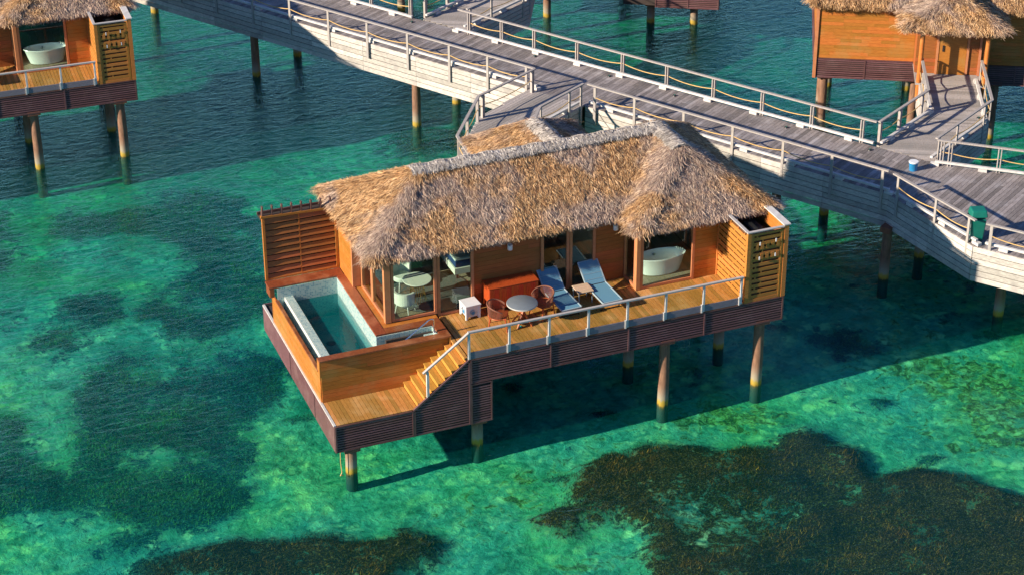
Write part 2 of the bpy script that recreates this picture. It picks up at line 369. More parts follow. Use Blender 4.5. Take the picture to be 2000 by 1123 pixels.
# ------------------------------------------------------------------ seabed and water
def world_mats():
    # seabed
    m, nt, N, L, b = new_mat('seabed_sand')
    def attr(n):
        a = N.new('ShaderNodeAttribute'); a.attribute_name = n; a.attribute_type = 'GEOMETRY'; return a.outputs['Fac']
    weed, brown, rock = attr('weed'), attr('brown'), attr('rock')
    deep = attr('deep')
    co = coords(N, L, (1, 1, 1))
    n0 = noise(N, L, co, .16, 4, .6, .6); n1 = noise(N, L, co, .45, 5, .62, .8); n2 = noise(N, L, co, 1.5, 5, .68, 1.2); n3 = noise(N, L, co, 4.5, 5, .72, .6)
    n4 = noise(N, L, co, 16, 4, .75)
    sand = ramp(N, [(.30, (.08, .23, .15)), (.44, (.16, .39, .27)), (.53, (.26, .50, .34)), (.64, (.50, .64, .40))]); L.new(n2, sand.inputs[0])
    s2 = ramp(N, [(.36, (.42, .50, .42)), (.56, (1, 1, 1))]); L.new(n3, s2.inputs[0])
    c = mixc(N, L, .62, sand.outputs[0], s2.outputs[0], 'MULTIPLY')
    s3 = ramp(N, [(.36, (.40, .56, .50)), (.58, (1, 1, .9))]); L.new(n1, s3.inputs[0])
    c = mixc(N, L, .65, c, s3.outputs[0], 'MULTIPLY')
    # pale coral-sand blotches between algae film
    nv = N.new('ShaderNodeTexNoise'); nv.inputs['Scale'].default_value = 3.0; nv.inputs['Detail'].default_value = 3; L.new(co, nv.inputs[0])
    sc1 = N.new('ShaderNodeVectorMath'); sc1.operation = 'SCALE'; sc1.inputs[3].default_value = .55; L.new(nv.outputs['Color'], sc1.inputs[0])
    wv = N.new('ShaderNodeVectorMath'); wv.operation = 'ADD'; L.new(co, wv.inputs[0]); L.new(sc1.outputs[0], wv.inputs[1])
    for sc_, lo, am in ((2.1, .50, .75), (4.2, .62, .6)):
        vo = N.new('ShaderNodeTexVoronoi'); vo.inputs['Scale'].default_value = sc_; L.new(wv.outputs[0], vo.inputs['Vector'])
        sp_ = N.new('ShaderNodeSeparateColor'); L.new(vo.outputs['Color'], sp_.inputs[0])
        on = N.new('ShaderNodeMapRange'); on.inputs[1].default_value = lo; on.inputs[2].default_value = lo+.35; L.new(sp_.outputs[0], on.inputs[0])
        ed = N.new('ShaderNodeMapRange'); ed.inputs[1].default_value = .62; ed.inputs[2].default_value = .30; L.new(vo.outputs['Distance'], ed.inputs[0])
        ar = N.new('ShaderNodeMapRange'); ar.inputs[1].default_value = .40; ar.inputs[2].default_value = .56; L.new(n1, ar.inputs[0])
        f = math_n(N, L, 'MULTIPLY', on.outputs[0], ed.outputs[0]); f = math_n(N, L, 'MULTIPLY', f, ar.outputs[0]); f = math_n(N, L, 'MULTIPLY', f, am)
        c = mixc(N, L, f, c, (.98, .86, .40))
    rk = ramp(N, [(.38, (.03, .045, .015)), (.48, (.13, .14, .035)), (.56, (.40, .38, .12)), (.68, (.85, .78, .40))]); L.new(n3, rk.inputs[0])
    rm = math_n(N, L, 'SUBTRACT', n2, .5); rm = math_n(N, L, 'MULTIPLY', rm, 2.9); rm = math_n(N, L, 'ADD', rm, rock)
    rmr = ramp(N, [(.42, (0, 0, 0)), (.75, (.9, .9, .9))]); L.new(rm, rmr.inputs[0])
    c = mixc(N, L, rmr.outputs[0], c, rk.outputs[0])
    g1 = ramp(N, [(.3, (.006, .032, .055)), (.47, (.016, .070, .090)), (.58, (.06, .16, .12)), (.70, (.26, .34, .13))]); L.new(n4, g1.inputs[0])
    g2 = ramp(N, [(.3, (.012, .007, .005)), (.50, (.035, .020, .010)), (.60, (.14, .075, .020)), (.72, (.42, .26, .07))]); L.new(n4, g2.inputs[0])
    gw = mixc(N, L, brown, g1.outputs[0], g2.outputs[0])
    w = weed
    for nn_, k in ((n1, 1.7), (n2, 2.1), (n3, 1.7)):
        t = math_n(N, L, 'SUBTRACT', nn_, .5); t = math_n(N, L, 'MULTIPLY', t, k); w = math_n(N, L, 'ADD', w, t)
    wr = ramp(N, [(.30, (0, 0, 0)), (.78, (1, 1, 1))]); L.new(w, wr.inputs[0])
    c = mixc(N, L, wr.outputs[0], c, gw)
    hu = ramp(N, [(.40, (.55, .84, 1.0)), (.5, (.9, .95, .9)), (.60, (1, 1, .66))]); L.new(n0, hu.inputs[0])
    c = mixc(N, L, .9, c, hu.outputs[0], 'MULTIPLY')
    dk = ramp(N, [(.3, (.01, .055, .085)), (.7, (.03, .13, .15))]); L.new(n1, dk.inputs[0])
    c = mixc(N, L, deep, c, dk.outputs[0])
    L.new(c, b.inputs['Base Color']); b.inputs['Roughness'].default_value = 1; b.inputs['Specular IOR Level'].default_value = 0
    bp = N.new('ShaderNodeBump'); bp.inputs['Strength'].default_value = .6; bp.inputs['Distance'].default_value = .12
    L.new(n3, bp.inputs['Height']); L.new(bp.outputs[0], b.inputs['Normal'])
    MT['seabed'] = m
    # water
    m, nt, N, L, b = new_mat('sea_water'); N.remove(b); out = N['Material Output']
    co = coords(N, L, (1.0, 2.4, 1), R(28)); co2 = coords(N, L, (1.0, 1.9, 1), -R(12))
    w1 = noise(N, L, co, 1.5, 5, .62, .9); w2 = noise(N, L, co2, 5.0, 4, .62, .5)
    big = noise(N, L, coords(N, L), .06, 2, .5)
    amp = N.new('ShaderNodeMapRange'); amp.inputs[1].default_value = .35; amp.inputs[2].default_value = .65; amp.inputs[3].default_value = .18; amp.inputs[4].default_value = 1.0
    sy = N.new('ShaderNodeSeparateXYZ'); gp = N.new('ShaderNodeNewGeometry'); L.new(gp.outputs['Position'], sy.inputs[0])
    yb = math_n(N, L, 'MULTIPLY_ADD', sy.outputs[1], .016); yb.node.inputs[2].default_value = -.12; yb = math_n(N, L, 'MINIMUM', math_n(N, L, 'MAXIMUM', yb, -.16), .25)
    L.new(math_n(N, L, 'ADD', big, yb), amp.inputs[0])
    hsum = math_n(N, L, 'MULTIPLY_ADD', w2, .35); L.new(w1, hsum.node.inputs[2])
    bp = N.new('ShaderNodeBump'); bp.inputs['Distance'].default_value = .10
    L.new(amp.outputs[0], bp.inputs['Strength']); L.new(hsum, bp.inputs['Height'])
    fr = schlick(N, L, .02, bp.outputs[0])
    tr = N.new('ShaderNodeBsdfTransparent')
    df = N.new('ShaderNodeBsdfDiffuse'); df.inputs[0].default_value = (.0, .55, .42, 1); L.new(bp.outputs[0], df.inputs['Normal'])
    gl = N.new('ShaderNodeBsdfGlossy'); gl.inputs['Roughness'].default_value = .06; gl.inputs[0].default_value = (.42, .78, .98, 1); L.new(bp.outputs[0], gl.inputs['Normal'])
    m1 = N.new('ShaderNodeMixShader'); m1.inputs[0].default_value = .025; L.new(tr.outputs[0], m1.inputs[1]); L.new(df.outputs[0], m1.inputs[2])
    m2 = N.new('ShaderNodeMixShader'); L.new(fr, m2.inputs[0]); L.new(m1.outputs[0], m2.inputs[1]); L.new(gl.outputs[0], m2.inputs[2])
    L.new(m2.outputs[0], out.inputs['Surface'])
    va = N.new('ShaderNodeVolumeAbsorption'); va.inputs['Color'].default_value = (.12, .94, .90, 1); va.inputs['Density'].default_value = .85
    L.new(va.outputs[0], out.inputs['Volume'])
    MT['water'] = m
    # plunge-pool water
    m, nt, N, L, b = new_mat('pool_water'); N.remove(b); out = N['Material Output']
    w1 = noise(N, L, coords(N, L), 2.5, 2, .5)
    bp = N.new('ShaderNodeBump'); bp.inputs['Distance'].default_value = .03; bp.inputs['Strength'].default_value = .3; L.new(w1, bp.inputs['Height'])
    fr = schlick(N, L, .02, bp.outputs[0])
    tr = N.new('ShaderNodeBsdfTransparent'); gl = N.new('ShaderNodeBsdfGlossy'); gl.inputs['Roughness'].default_value = .02; L.new(bp.outputs[0], gl.inputs['Normal'])
    df = N.new('ShaderNodeBsdfDiffuse'); df.inputs[0].default_value = (.0, .20, .22, 1); m1 = N.new('ShaderNodeMixShader'); m1.inputs[0].default_value = .3; L.new(tr.outputs[0], m1.inputs[1]); L.new(df.outputs[0], m1.inputs[2])
    m2 = N.new('ShaderNodeMixShader'); L.new(fr, m2.inputs[0]); L.new(m1.outputs[0], m2.inputs[1]); L.new(gl.outputs[0], m2.inputs[2])
    L.new(m2.outputs[0], out.inputs['Surface'])
    va = N.new('ShaderNodeVolumeAbsorption'); va.inputs['Color'].default_value = (.0, .74, .78, 1); va.inputs['Density'].default_value = .9
    L.new(va.outputs[0], out.inputs['Volume'])
    MT['poolwater'] = m
world_mats()

# weed beds: outlines on the seabed in world metres
WEEDS = [
 ('green', 1.1, [(-9.0, 21.8), (-7.9, 22.4), (-6.4, 22.2), (-4.7, 22.6), (-3.0, 21.9), (-1.6, 20.9), (-1.2, 19.0), (-2.3, 14.4), (-3.2, 11.5), (-4.4, 11.2), (-5.1, 10.5), (-6.5, 10.7), (-7.0, 11.5), (-7.7, 12.3), (-7.2, 13.6), (-6.4, 14.4), (-5.6, 14.6), (-4.6, 15.6), (-4.9, 17.2), (-5.4, 18.8), (-6.4, 19.8), (-7.7, 19.8), (-8.7, 20.6)]),
 ('brown', 0.5, [(-7.8, 18.0), (-6.8, 18.5), (-5.9, 18.7), (-5.9, 17.9), (-6.8, 17.3), (-7.4, 15.9), (-7.9, 16.9)]),
 ('green', 0.75, [(-10.2, 18.1), (-9.4, 18.6), (-8.6, 18.5), (-9.2, 18.0), (-9.9, 16.9), (-10.3, 16.8)]),
 ('green', 0.8, [(-9.2, 14.7), (-8.2, 15.4), (-7.6, 14.6), (-7.8, 13.4), (-8.4, 12.6), (-9.2, 12.6), (-9.7, 10.8), (-10.6, 11.0), (-11.2, 11.7), (-10.7, 12.7), (-9.9, 13.4)]),
 ('green', 1.05, [(-9.0, 10.6), (-8.3, 11.0), (-7.2, 10.6), (-5.9, 10.3), (-4.5, 9.2), (-3.8, 8.0), (-4.3, 6.4), (-5.2, 4.9), (-5.9, 2.8), (-6.6, 1.9), (-6.8, 1.0), (-7.5, 0.3), (-8.7, 0.0), (-9.7, 0.4), (-9.9, 1.1), (-10.7, 2.2), (-12.2, 2.0), (-13.1, 2.7), (-14.3, 2.6), (-13.4, 8.4), (-12.1, 8.1), (-12.1, 6.8), (-12.1, 5.1), (-11.4, 4.4), (-11.1, 4.9), (-11.0, 6.4), (-10.2, 8.2), (-9.7, 9.0)]),
 ('green', 0.9, [(-11.6, 0.3), (-10.8, 0.3), (-10.3, -0.0), (-10.1, -0.7), (-8.8, -1.2), (-9.2, -3.1), (-12.1, -2.0)]),
 ('brown', 1.05, [(-10.1, -1.5), (-8.9, -1.3), (-7.9, -1.0), (-6.3, -1.4), (-5.0, -1.7), (-4.1, -2.6), (-3.0, -2.4), (-2.3, -3.3), (-2.6, -3.9), (-3.4, -4.2), (-4.0, -5.2), (-10.0, -2.8)]),
 ('green', 0.8, [(-10.9, 24.1), (-10.1, 23.2), (-10.1, 21.6), (-9.7, 21.1), (-10.3, 19.0), (-10.5, 17.4), (-11.1, 16.0), (-12.2, 15.9)]),
 ('green', 0.8, [(-12.2, 15.6), (-10.8, 15.2), (-10.8, 14.3), (-11.5, 13.3), (-12.6, 13.5)]),
 ('rock', 1, [(7.0, 0.3), (7.9, 0.4), (9.3, 0.3), (10.0, -0.1), (10.0, -1.0), (9.2, -1.4), (8.3, -0.8), (7.2, -1.0)]),
 ('brown', 0.9, [(4.7, 23.1), (6.0, 24.4), (8.0, 23.7), (8.5, 22.7), (7.2, 21.4), (5.6, 21.8)]),
 ('green', 0.6, [(13.0, 3.4), (14.8, 3.8), (15.7, 2.7), (14.9, 1.2), (13.4, 1.4)]),
 ('green', 0.5, [(14.5, 6.2), (16.7, 5.7), (16.3, 4.3), (14.5, 4.6)]),
 ('rock', 0.9, [(17.5, 11.7), (19.0, 12.1), (20.6, 9.6), (21.6, 7.0), (20.9, 5.2), (19.3, 6.7), (18.5, 8.2), (17.0, 9.3)]),
 ('rock', 0.7, [(14.4, 1.0), (16.1, 0.7), (18.4, -0.6), (18.9, -2.8), (16.6, -6.3), (14.9, -4.4), (15.4, -2.1), (14.2, -0.9)]),
 ('green', 0.55, [(-0.8, 40.7), (2.2, 37.5), (3.3, 31.4), (2.3, 27.8), (0.1, 29.3), (-2.0, 33.6)]),
 ('brown', 1.25, [(0.7, -3.3), (1.1, -3.2), (1.6, -3.2), (2.0, -3.0), (2.4, -2.3), (3.1, -1.8), (4.0, -1.6), (4.7, -2.0), (4.9, -1.6), (5.5, -1.4), (6.7, -1.7), (7.2, -2.2), (7.8, -2.3), (8.6, -2.7), (9.1, -2.1), (9.9, -2.0), (10.6, -2.5), (10.7, -3.3), (11.0, -3.8), (11.1, -4.6), (11.2, -5.2), (12.3, -5.6), (13.2, -6.3), (14.0, -7.2), (14.9, -8.4), (12.6, -11.9), (2.2, -7.8), (2.9, -6.3), (3.3, -4.8), (3.1, -4.2), (2.4, -4.1), (2.0, -3.9), (1.2, -4.3), (0.8, -4.3), (0.6, -3.8)]),
 ('thin', .55, [(3.8, -4.0), (4.8, -3.5), (6.0, -4.0), (6.6, -4.9), (8.8, -5.4), (10.0, -5.1), (10.0, -5.8), (8.1, -6.2), (6.7, -6.5), (5.1, -7.4), (4.2, -6.5), (3.6, -5.5)]),
 ('rock', .6, [(3.8, -4.0), (4.8, -3.5), (6.0, -4.0), (6.6, -4.9), (8.8, -5.4), (10.0, -5.1), (10.0, -5.8), (8.1, -6.2), (6.7, -6.5), (5.1, -7.4), (4.2, -6.5), (3.6, -5.5)]),
]
def seabed():
    xs = np.concatenate([np.linspace(-120, -20, 12)[:-1], np.arange(-20, 42, .16), np.linspace(42, 140, 12)[1:]])
    ys = np.concatenate([np.linspace(-60, -14, 8)[:-1], np.arange(-14, 50, .16), np.linspace(50, 160, 12)[1:]])
    X, Y = np.meshgrid(xs, ys); P = np.stack([X.ravel(), Y.ravel()], 1)
    rs = np.random.default_rng(3)
    def fbm(P, sc, oct=4, seed=0):
        r = np.random.default_rng(seed); out = np.zeros(len(P)); a = 1
        for o in range(oct):
            for k in range(5):
                t = r.uniform(0, 2*np.pi); f = sc*(2**o)*r.uniform(.7, 1.3)
                out += a*np.sin(f*(P[:, 0]*np.cos(t)+P[:, 1]*np.sin(t))+r.uniform(0, 7))/5
            a *= .55
        return out
    Q = P+np.stack([fbm(P, 1.1, 4, 5), fbm(P, 1.1, 4, 6)], 1)*.45
    def sdf(poly):
        poly = np.array(poly); d = np.full(len(Q), 1e9); ins = np.zeros(len(Q), bool)
        for i in range(len(poly)):
            a, b = poly[i], poly[(i+1) % len(poly)]; ab = b-a
            t = np.clip(((Q-a)@ab)/(ab@ab), 0, 1); dd = np.linalg.norm(Q-a-t[:, None]*ab, axis=1); d = np.minimum(d, dd)
            c = ((a[1] <= Q[:, 1]) != (b[1] <= Q[:, 1]))
            with np.errstate(divide='ignore', invalid='ignore'):
                xi = a[0]+(b[0]-a[0])*(Q[:, 1]-a[1])/(b[1]-a[1])
            ins ^= c & (Q[:, 0] < xi)
        return np.where(ins, d, -d)
    weed = np.zeros(len(P)); brown = np.zeros(len(P)); rock = np.zeros(len(P))
    hr_ = np.random.default_rng(41)
    wob_ = fbm(P, 5.5, 3, 88); headZ = np.zeros(len(P))
    heads = [(hr_.uniform(-10, 26), hr_.uniform(-10, 9), hr_.uniform(.12, .45)) for _ in range(70)]
    for hx, hy, hrad in heads:
        d_ = np.hypot(Q[:, 0]-hx, (Q[:, 1]-hy)*1.3)*(1+.5*wob_); hh_ = np.clip(1.25-d_/hrad*.7, 0, 1); weed = np.maximum(weed, hh_*.7); headZ = np.maximum(headZ, hh_*hrad*.35)
    for kind, amount, poly in WEEDS:
        s = np.clip(sdf(poly)/1.5+.55, 0, 1)*amount
        if kind == 'rock': rock = np.maximum(rock, s)
        elif kind == 'thin': weed = weed*(1-s)
        else:
            weed = np.maximum(weed, s)
            if kind == 'brown': brown = np.maximum(brown, np.clip(s*1.3, 0, 1))
    rock = np.maximum(rock, np.clip(fbm(P, .35, 3, 9)*.9-.1, 0, .45))
    wv_ = fbm(P, 1.3, 5, 21); weed = np.clip(weed*(1+np.where(brown > .3, .22, .75)*wv_), 0, 1)
    far = np.clip((P[:, 1]-12)/20, 0, 1)
    far = np.maximum(far, np.clip((P[:, 1]+P[:, 0]*.9-18)/16, 0, .6))
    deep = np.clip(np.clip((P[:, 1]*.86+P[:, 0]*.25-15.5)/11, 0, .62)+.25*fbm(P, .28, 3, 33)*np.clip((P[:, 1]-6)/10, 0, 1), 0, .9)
    Z = -.62-.06*fbm(P, .5, 3, 1)-.035*fbm(P, 3.2, 4, 77)+headZ*.6+.34*brown*np.minimum(weed, 1)-1.0*far; Z = np.minimum(Z, -.22)
    me = bpy.data.meshes.new('seabed'); nx, ny = len(xs), len(ys)
    V = np.column_stack([P, Z]).astype(np.float32)
    idx = np.arange(nx*ny).reshape(ny, nx)
    F = np.stack([idx[:-1, :-1], idx[:-1, 1:], idx[1:, 1:], idx[1:, :-1]], -1).reshape(-1, 4)
    me.vertices.add(len(V)); me.vertices.foreach_set('co', V.ravel())
    me.loops.add(F.size); me.loops.foreach_set('vertex_index', F.ravel().astype(np.int32))
    me.polygons.add(len(F)); me.polygons.foreach_set('loop_start', np.arange(0, F.size, 4, dtype=np.int32)); me.polygons.foreach_set('loop_total', np.full(len(F), 4, np.int32))
    me.polygons.foreach_set('use_smooth', np.ones(len(F), bool)); me.update()
    for n, d in (('weed', weed), ('brown', brown), ('rock', rock), ('deep', deep)):
        a = me.attributes.new(n, 'FLOAT', 'POINT'); a.data.foreach_set('value', d.astype(np.float32))
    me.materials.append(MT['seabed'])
    o = bpy.data.objects.new('seabed', me); COL.objects.link(o); tag(o, kind='structure')
    # seagrass blades on the denser weed
    m, nt, N, L, b = new_mat('seagrass')
    geo = N.new('ShaderNodeNewGeometry')
    at = N.new('ShaderNodeAttribute'); at.attribute_name = 'brown'
    r1 = ramp(N, [(0, (.010, .035, .022)), (.7, (.035, .10, .05)), (1, (.07, .16, .09))]); L.new(geo.outputs['Random Per Island'], r1.inputs[0])
    r2 = ramp(N, [(0, (.008, .005, .003)), (.6, (.03, .018, .007)), (.9, (.09, .052, .016)), (1, (.20, .12, .03))]); L.new(geo.outputs['Random Per Island'], r2.inputs[0])
    cc = mixc(N, L, at.outputs['Fac'], r1.outputs[0], r2.outputs[0])
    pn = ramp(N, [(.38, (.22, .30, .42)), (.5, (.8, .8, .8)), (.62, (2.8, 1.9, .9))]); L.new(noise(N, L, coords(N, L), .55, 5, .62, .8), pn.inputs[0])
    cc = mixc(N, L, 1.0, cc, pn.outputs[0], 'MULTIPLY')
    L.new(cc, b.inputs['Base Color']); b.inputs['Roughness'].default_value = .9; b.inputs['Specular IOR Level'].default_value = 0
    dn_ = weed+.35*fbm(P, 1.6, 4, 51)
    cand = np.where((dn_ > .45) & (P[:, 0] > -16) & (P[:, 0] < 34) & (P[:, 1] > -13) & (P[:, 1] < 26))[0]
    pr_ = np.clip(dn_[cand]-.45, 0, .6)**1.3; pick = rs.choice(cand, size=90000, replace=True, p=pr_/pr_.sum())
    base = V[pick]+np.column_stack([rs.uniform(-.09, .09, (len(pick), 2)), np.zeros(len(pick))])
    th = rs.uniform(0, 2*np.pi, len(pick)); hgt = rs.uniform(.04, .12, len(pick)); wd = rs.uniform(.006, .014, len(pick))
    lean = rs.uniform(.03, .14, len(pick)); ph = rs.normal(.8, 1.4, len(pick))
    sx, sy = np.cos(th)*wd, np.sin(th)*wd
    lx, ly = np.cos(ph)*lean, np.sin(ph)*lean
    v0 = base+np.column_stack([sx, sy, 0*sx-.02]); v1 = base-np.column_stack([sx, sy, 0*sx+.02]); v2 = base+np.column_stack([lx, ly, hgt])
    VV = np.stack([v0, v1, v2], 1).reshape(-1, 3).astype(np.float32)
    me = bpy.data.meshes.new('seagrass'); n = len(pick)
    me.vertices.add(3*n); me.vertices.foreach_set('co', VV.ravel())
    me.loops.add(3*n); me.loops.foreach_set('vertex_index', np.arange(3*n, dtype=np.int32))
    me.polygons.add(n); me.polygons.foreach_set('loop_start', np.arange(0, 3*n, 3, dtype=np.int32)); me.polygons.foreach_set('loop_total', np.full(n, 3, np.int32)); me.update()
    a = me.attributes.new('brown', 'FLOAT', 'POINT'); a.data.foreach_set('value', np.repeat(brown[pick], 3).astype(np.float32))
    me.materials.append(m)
    o = bpy.data.objects.new('seagrass', me); COL.objects.link(o)
    tag(o, 'dark seagrass beds growing on the sandy lagoon floor', 'seagrass', kind='stuff')
seabed()
w_ = MB().box(-118, -58, -7, 138, 158, 0).build('water', MT['water']); tag(w_, kind='structure')

# ------------------------------------------------------------------ thatch
def thatch_mesh(name, faces, mat, parent, dens=700, length=.30, width=.0062, lift=.05, extra=None, spread=.16, label=None):
    """faces: list of (polygon of 3D points, down-slope vector); thousands of reed blades on each"""
    allv = []
    def blades(P, down, nrm, n, ln=length, lf=lift, sp=spread):
        side = np.cross(down, nrm)
        k = len(P)
        L_ = ln*rng.uniform(.6, 1.3, k)[:, None]; W = width*rng.uniform(.6, 1.5, k)[:, None]
        ang = rng.normal(0, sp, k)[:, None]
        d = down*np.cos(ang)+side*np.sin(ang); s = np.cross(d, nrm); s /= np.linalg.norm(s, axis=1)[:, None]
        roll = rng.uniform(-.6, .6, k)[:, None]; s = s*np.cos(roll)+nrm*np.sin(roll)
        l1 = lf*rng.uniform(.1, 1.1, k)[:, None]; l2 = lf*rng.uniform(-.6, 1.5, k)[:, None]
        bend = rng.normal(0, .05, k)[:, None]
        a = P-nrm*.06; m = P+d*L_*.55+nrm*l1; e = P+d*L_+nrm*l2+np.cross(d, nrm)*bend
        allv.append(np.stack([a-s*W, a+s*W, m-s*W*.9, m+s*W*.9, e-s*W*.4, e+s*W*.4], 1))
    for poly, down, ln, lf, sp, dn in faces:
        poly = [np.array(p, float) for p in poly]; down = np.array(down, float)
        for i in range(1, len(poly)-1):
            A, B, C = poly[0], poly[i], poly[i+1]; nr = np.cross(B-A, C-A); ar = np.linalg.norm(nr)/2
            if ar < 1e-6: continue
            nr = nr/np.linalg.norm(nr)
            if nr[2] < 0: nr = -nr
            dd = down-nr*(down@nr); dd /= np.linalg.norm(dd)
            k = int(ar*dens*dn); u, v = rng.random(k), rng.random(k); f = u+v > 1; u[f] = 1-u[f]; v[f] = 1-v[f]
            P = A+(B-A)*u[:, None]+(C-A)*v[:, None]
            # clumpy surface: bundles stand proud of their neighbours
            bump = .03*np.sin(P[:, 0]*9+3*np.sin(P[:, 2]*7)+2*np.sin(P[:, 1]*5))*np.sin(P[:, 1]*8+P[:, 2]*6+2*np.sin(P[:, 0]*3))
            P = P+nr*(bump+rng.uniform(-.02, .02, k))[:, None]
            blades(P, np.tile(dd, (k, 1)), np.tile(nr, (k, 1)), k, ln, lf, sp)
    for P, dn, nr, ln, lf, sp in (extra or []):
        blades(P, dn, nr, len(P), ln, lf, sp)
    V = np.concatenate(allv).reshape(-1, 3).astype(np.float32); n = len(V)//6
    b = (np.arange(n)*6)[:, None]; F = np.concatenate([b+np.array([0, 1, 3, 2]), b+np.array([2, 3, 5, 4])], 1).reshape(-1, 4)
    me = bpy.data.meshes.new(name); me.vertices.add(len(V)); me.vertices.foreach_set('co', V.ravel())
    me.loops.add(F.size); me.loops.foreach_set('vertex_index', F.ravel().astype(np.int32))
    me.polygons.add(len(F)); me.polygons.foreach_set('loop_start', np.arange(0, F.size, 4, dtype=np.int32)); me.polygons.foreach_set('loop_total', np.full(len(F), 4, np.int32)); me.update()
    me.materials.append(mat)
    o = bpy.data.objects.new(name, me); COL.objects.link(o); o.parent = parent
    if label: o['label'] = label
    return o
def unit(v): v = np.array(v, float); return v/np.linalg.norm(v)
def eave_fringe(A, B, out, n_per_m=1100, drop=.15):
    """reed ends along an eave line: rows from the top skin down the cut edge"""
    A, B = np.array(A, float), np.array(B, float); Ln = np.linalg.norm(B-A); k = int(Ln*n_per_m); t = rng.random(k)
    out = unit(out); z = rng.uniform(-drop, .06, k)
    wob = .035*np.sin(t*Ln*4.1)+.03*np.sin(t*Ln*9.3+1)
    P = A+(B-A)*t[:, None]+np.array([0, 0, 1.])*z[:, None]-out*(.12+rng.uniform(0, .1, k)+wob+(-z)*.35)[:, None]
    dn = np.tile(unit(out*.75+np.array([0, 0, -.62])), (k, 1))+rng.normal(0, .10, (k, 3)); dn /= np.linalg.norm(dn, axis=1)[:, None]
    nr = np.tile(unit(out*.62+np.array([0, 0, .75])), (k, 1))
    return (P, dn, nr, .24, .03, .15)
def ridge_rows(A, B, sides, w=.26, dens=1100):
    A, B = np.array(A, float), np.array(B, float); ex = []
    for s in sides:
        s = unit(s); k = int(np.linalg.norm(B-A)*dens*.5); t = rng.random(k)
        for r in range(2):
            P = A+(B-A)*t[:, None]+s*(rng.uniform(-.02, w*.6, k))[:, None]+np.array([0, 0, .04*(1-r)])
            P[:, 2] += .02*np.sin(t*np.linalg.norm(B-A)*8)
            ex.append((P, np.tile(s, (k, 1)), np.tile(unit(np.cross(np.cross(s, (0, 0, 1)), s)), (k, 1)), .22, .018, .10))
            t = rng.random(k)
    return ex

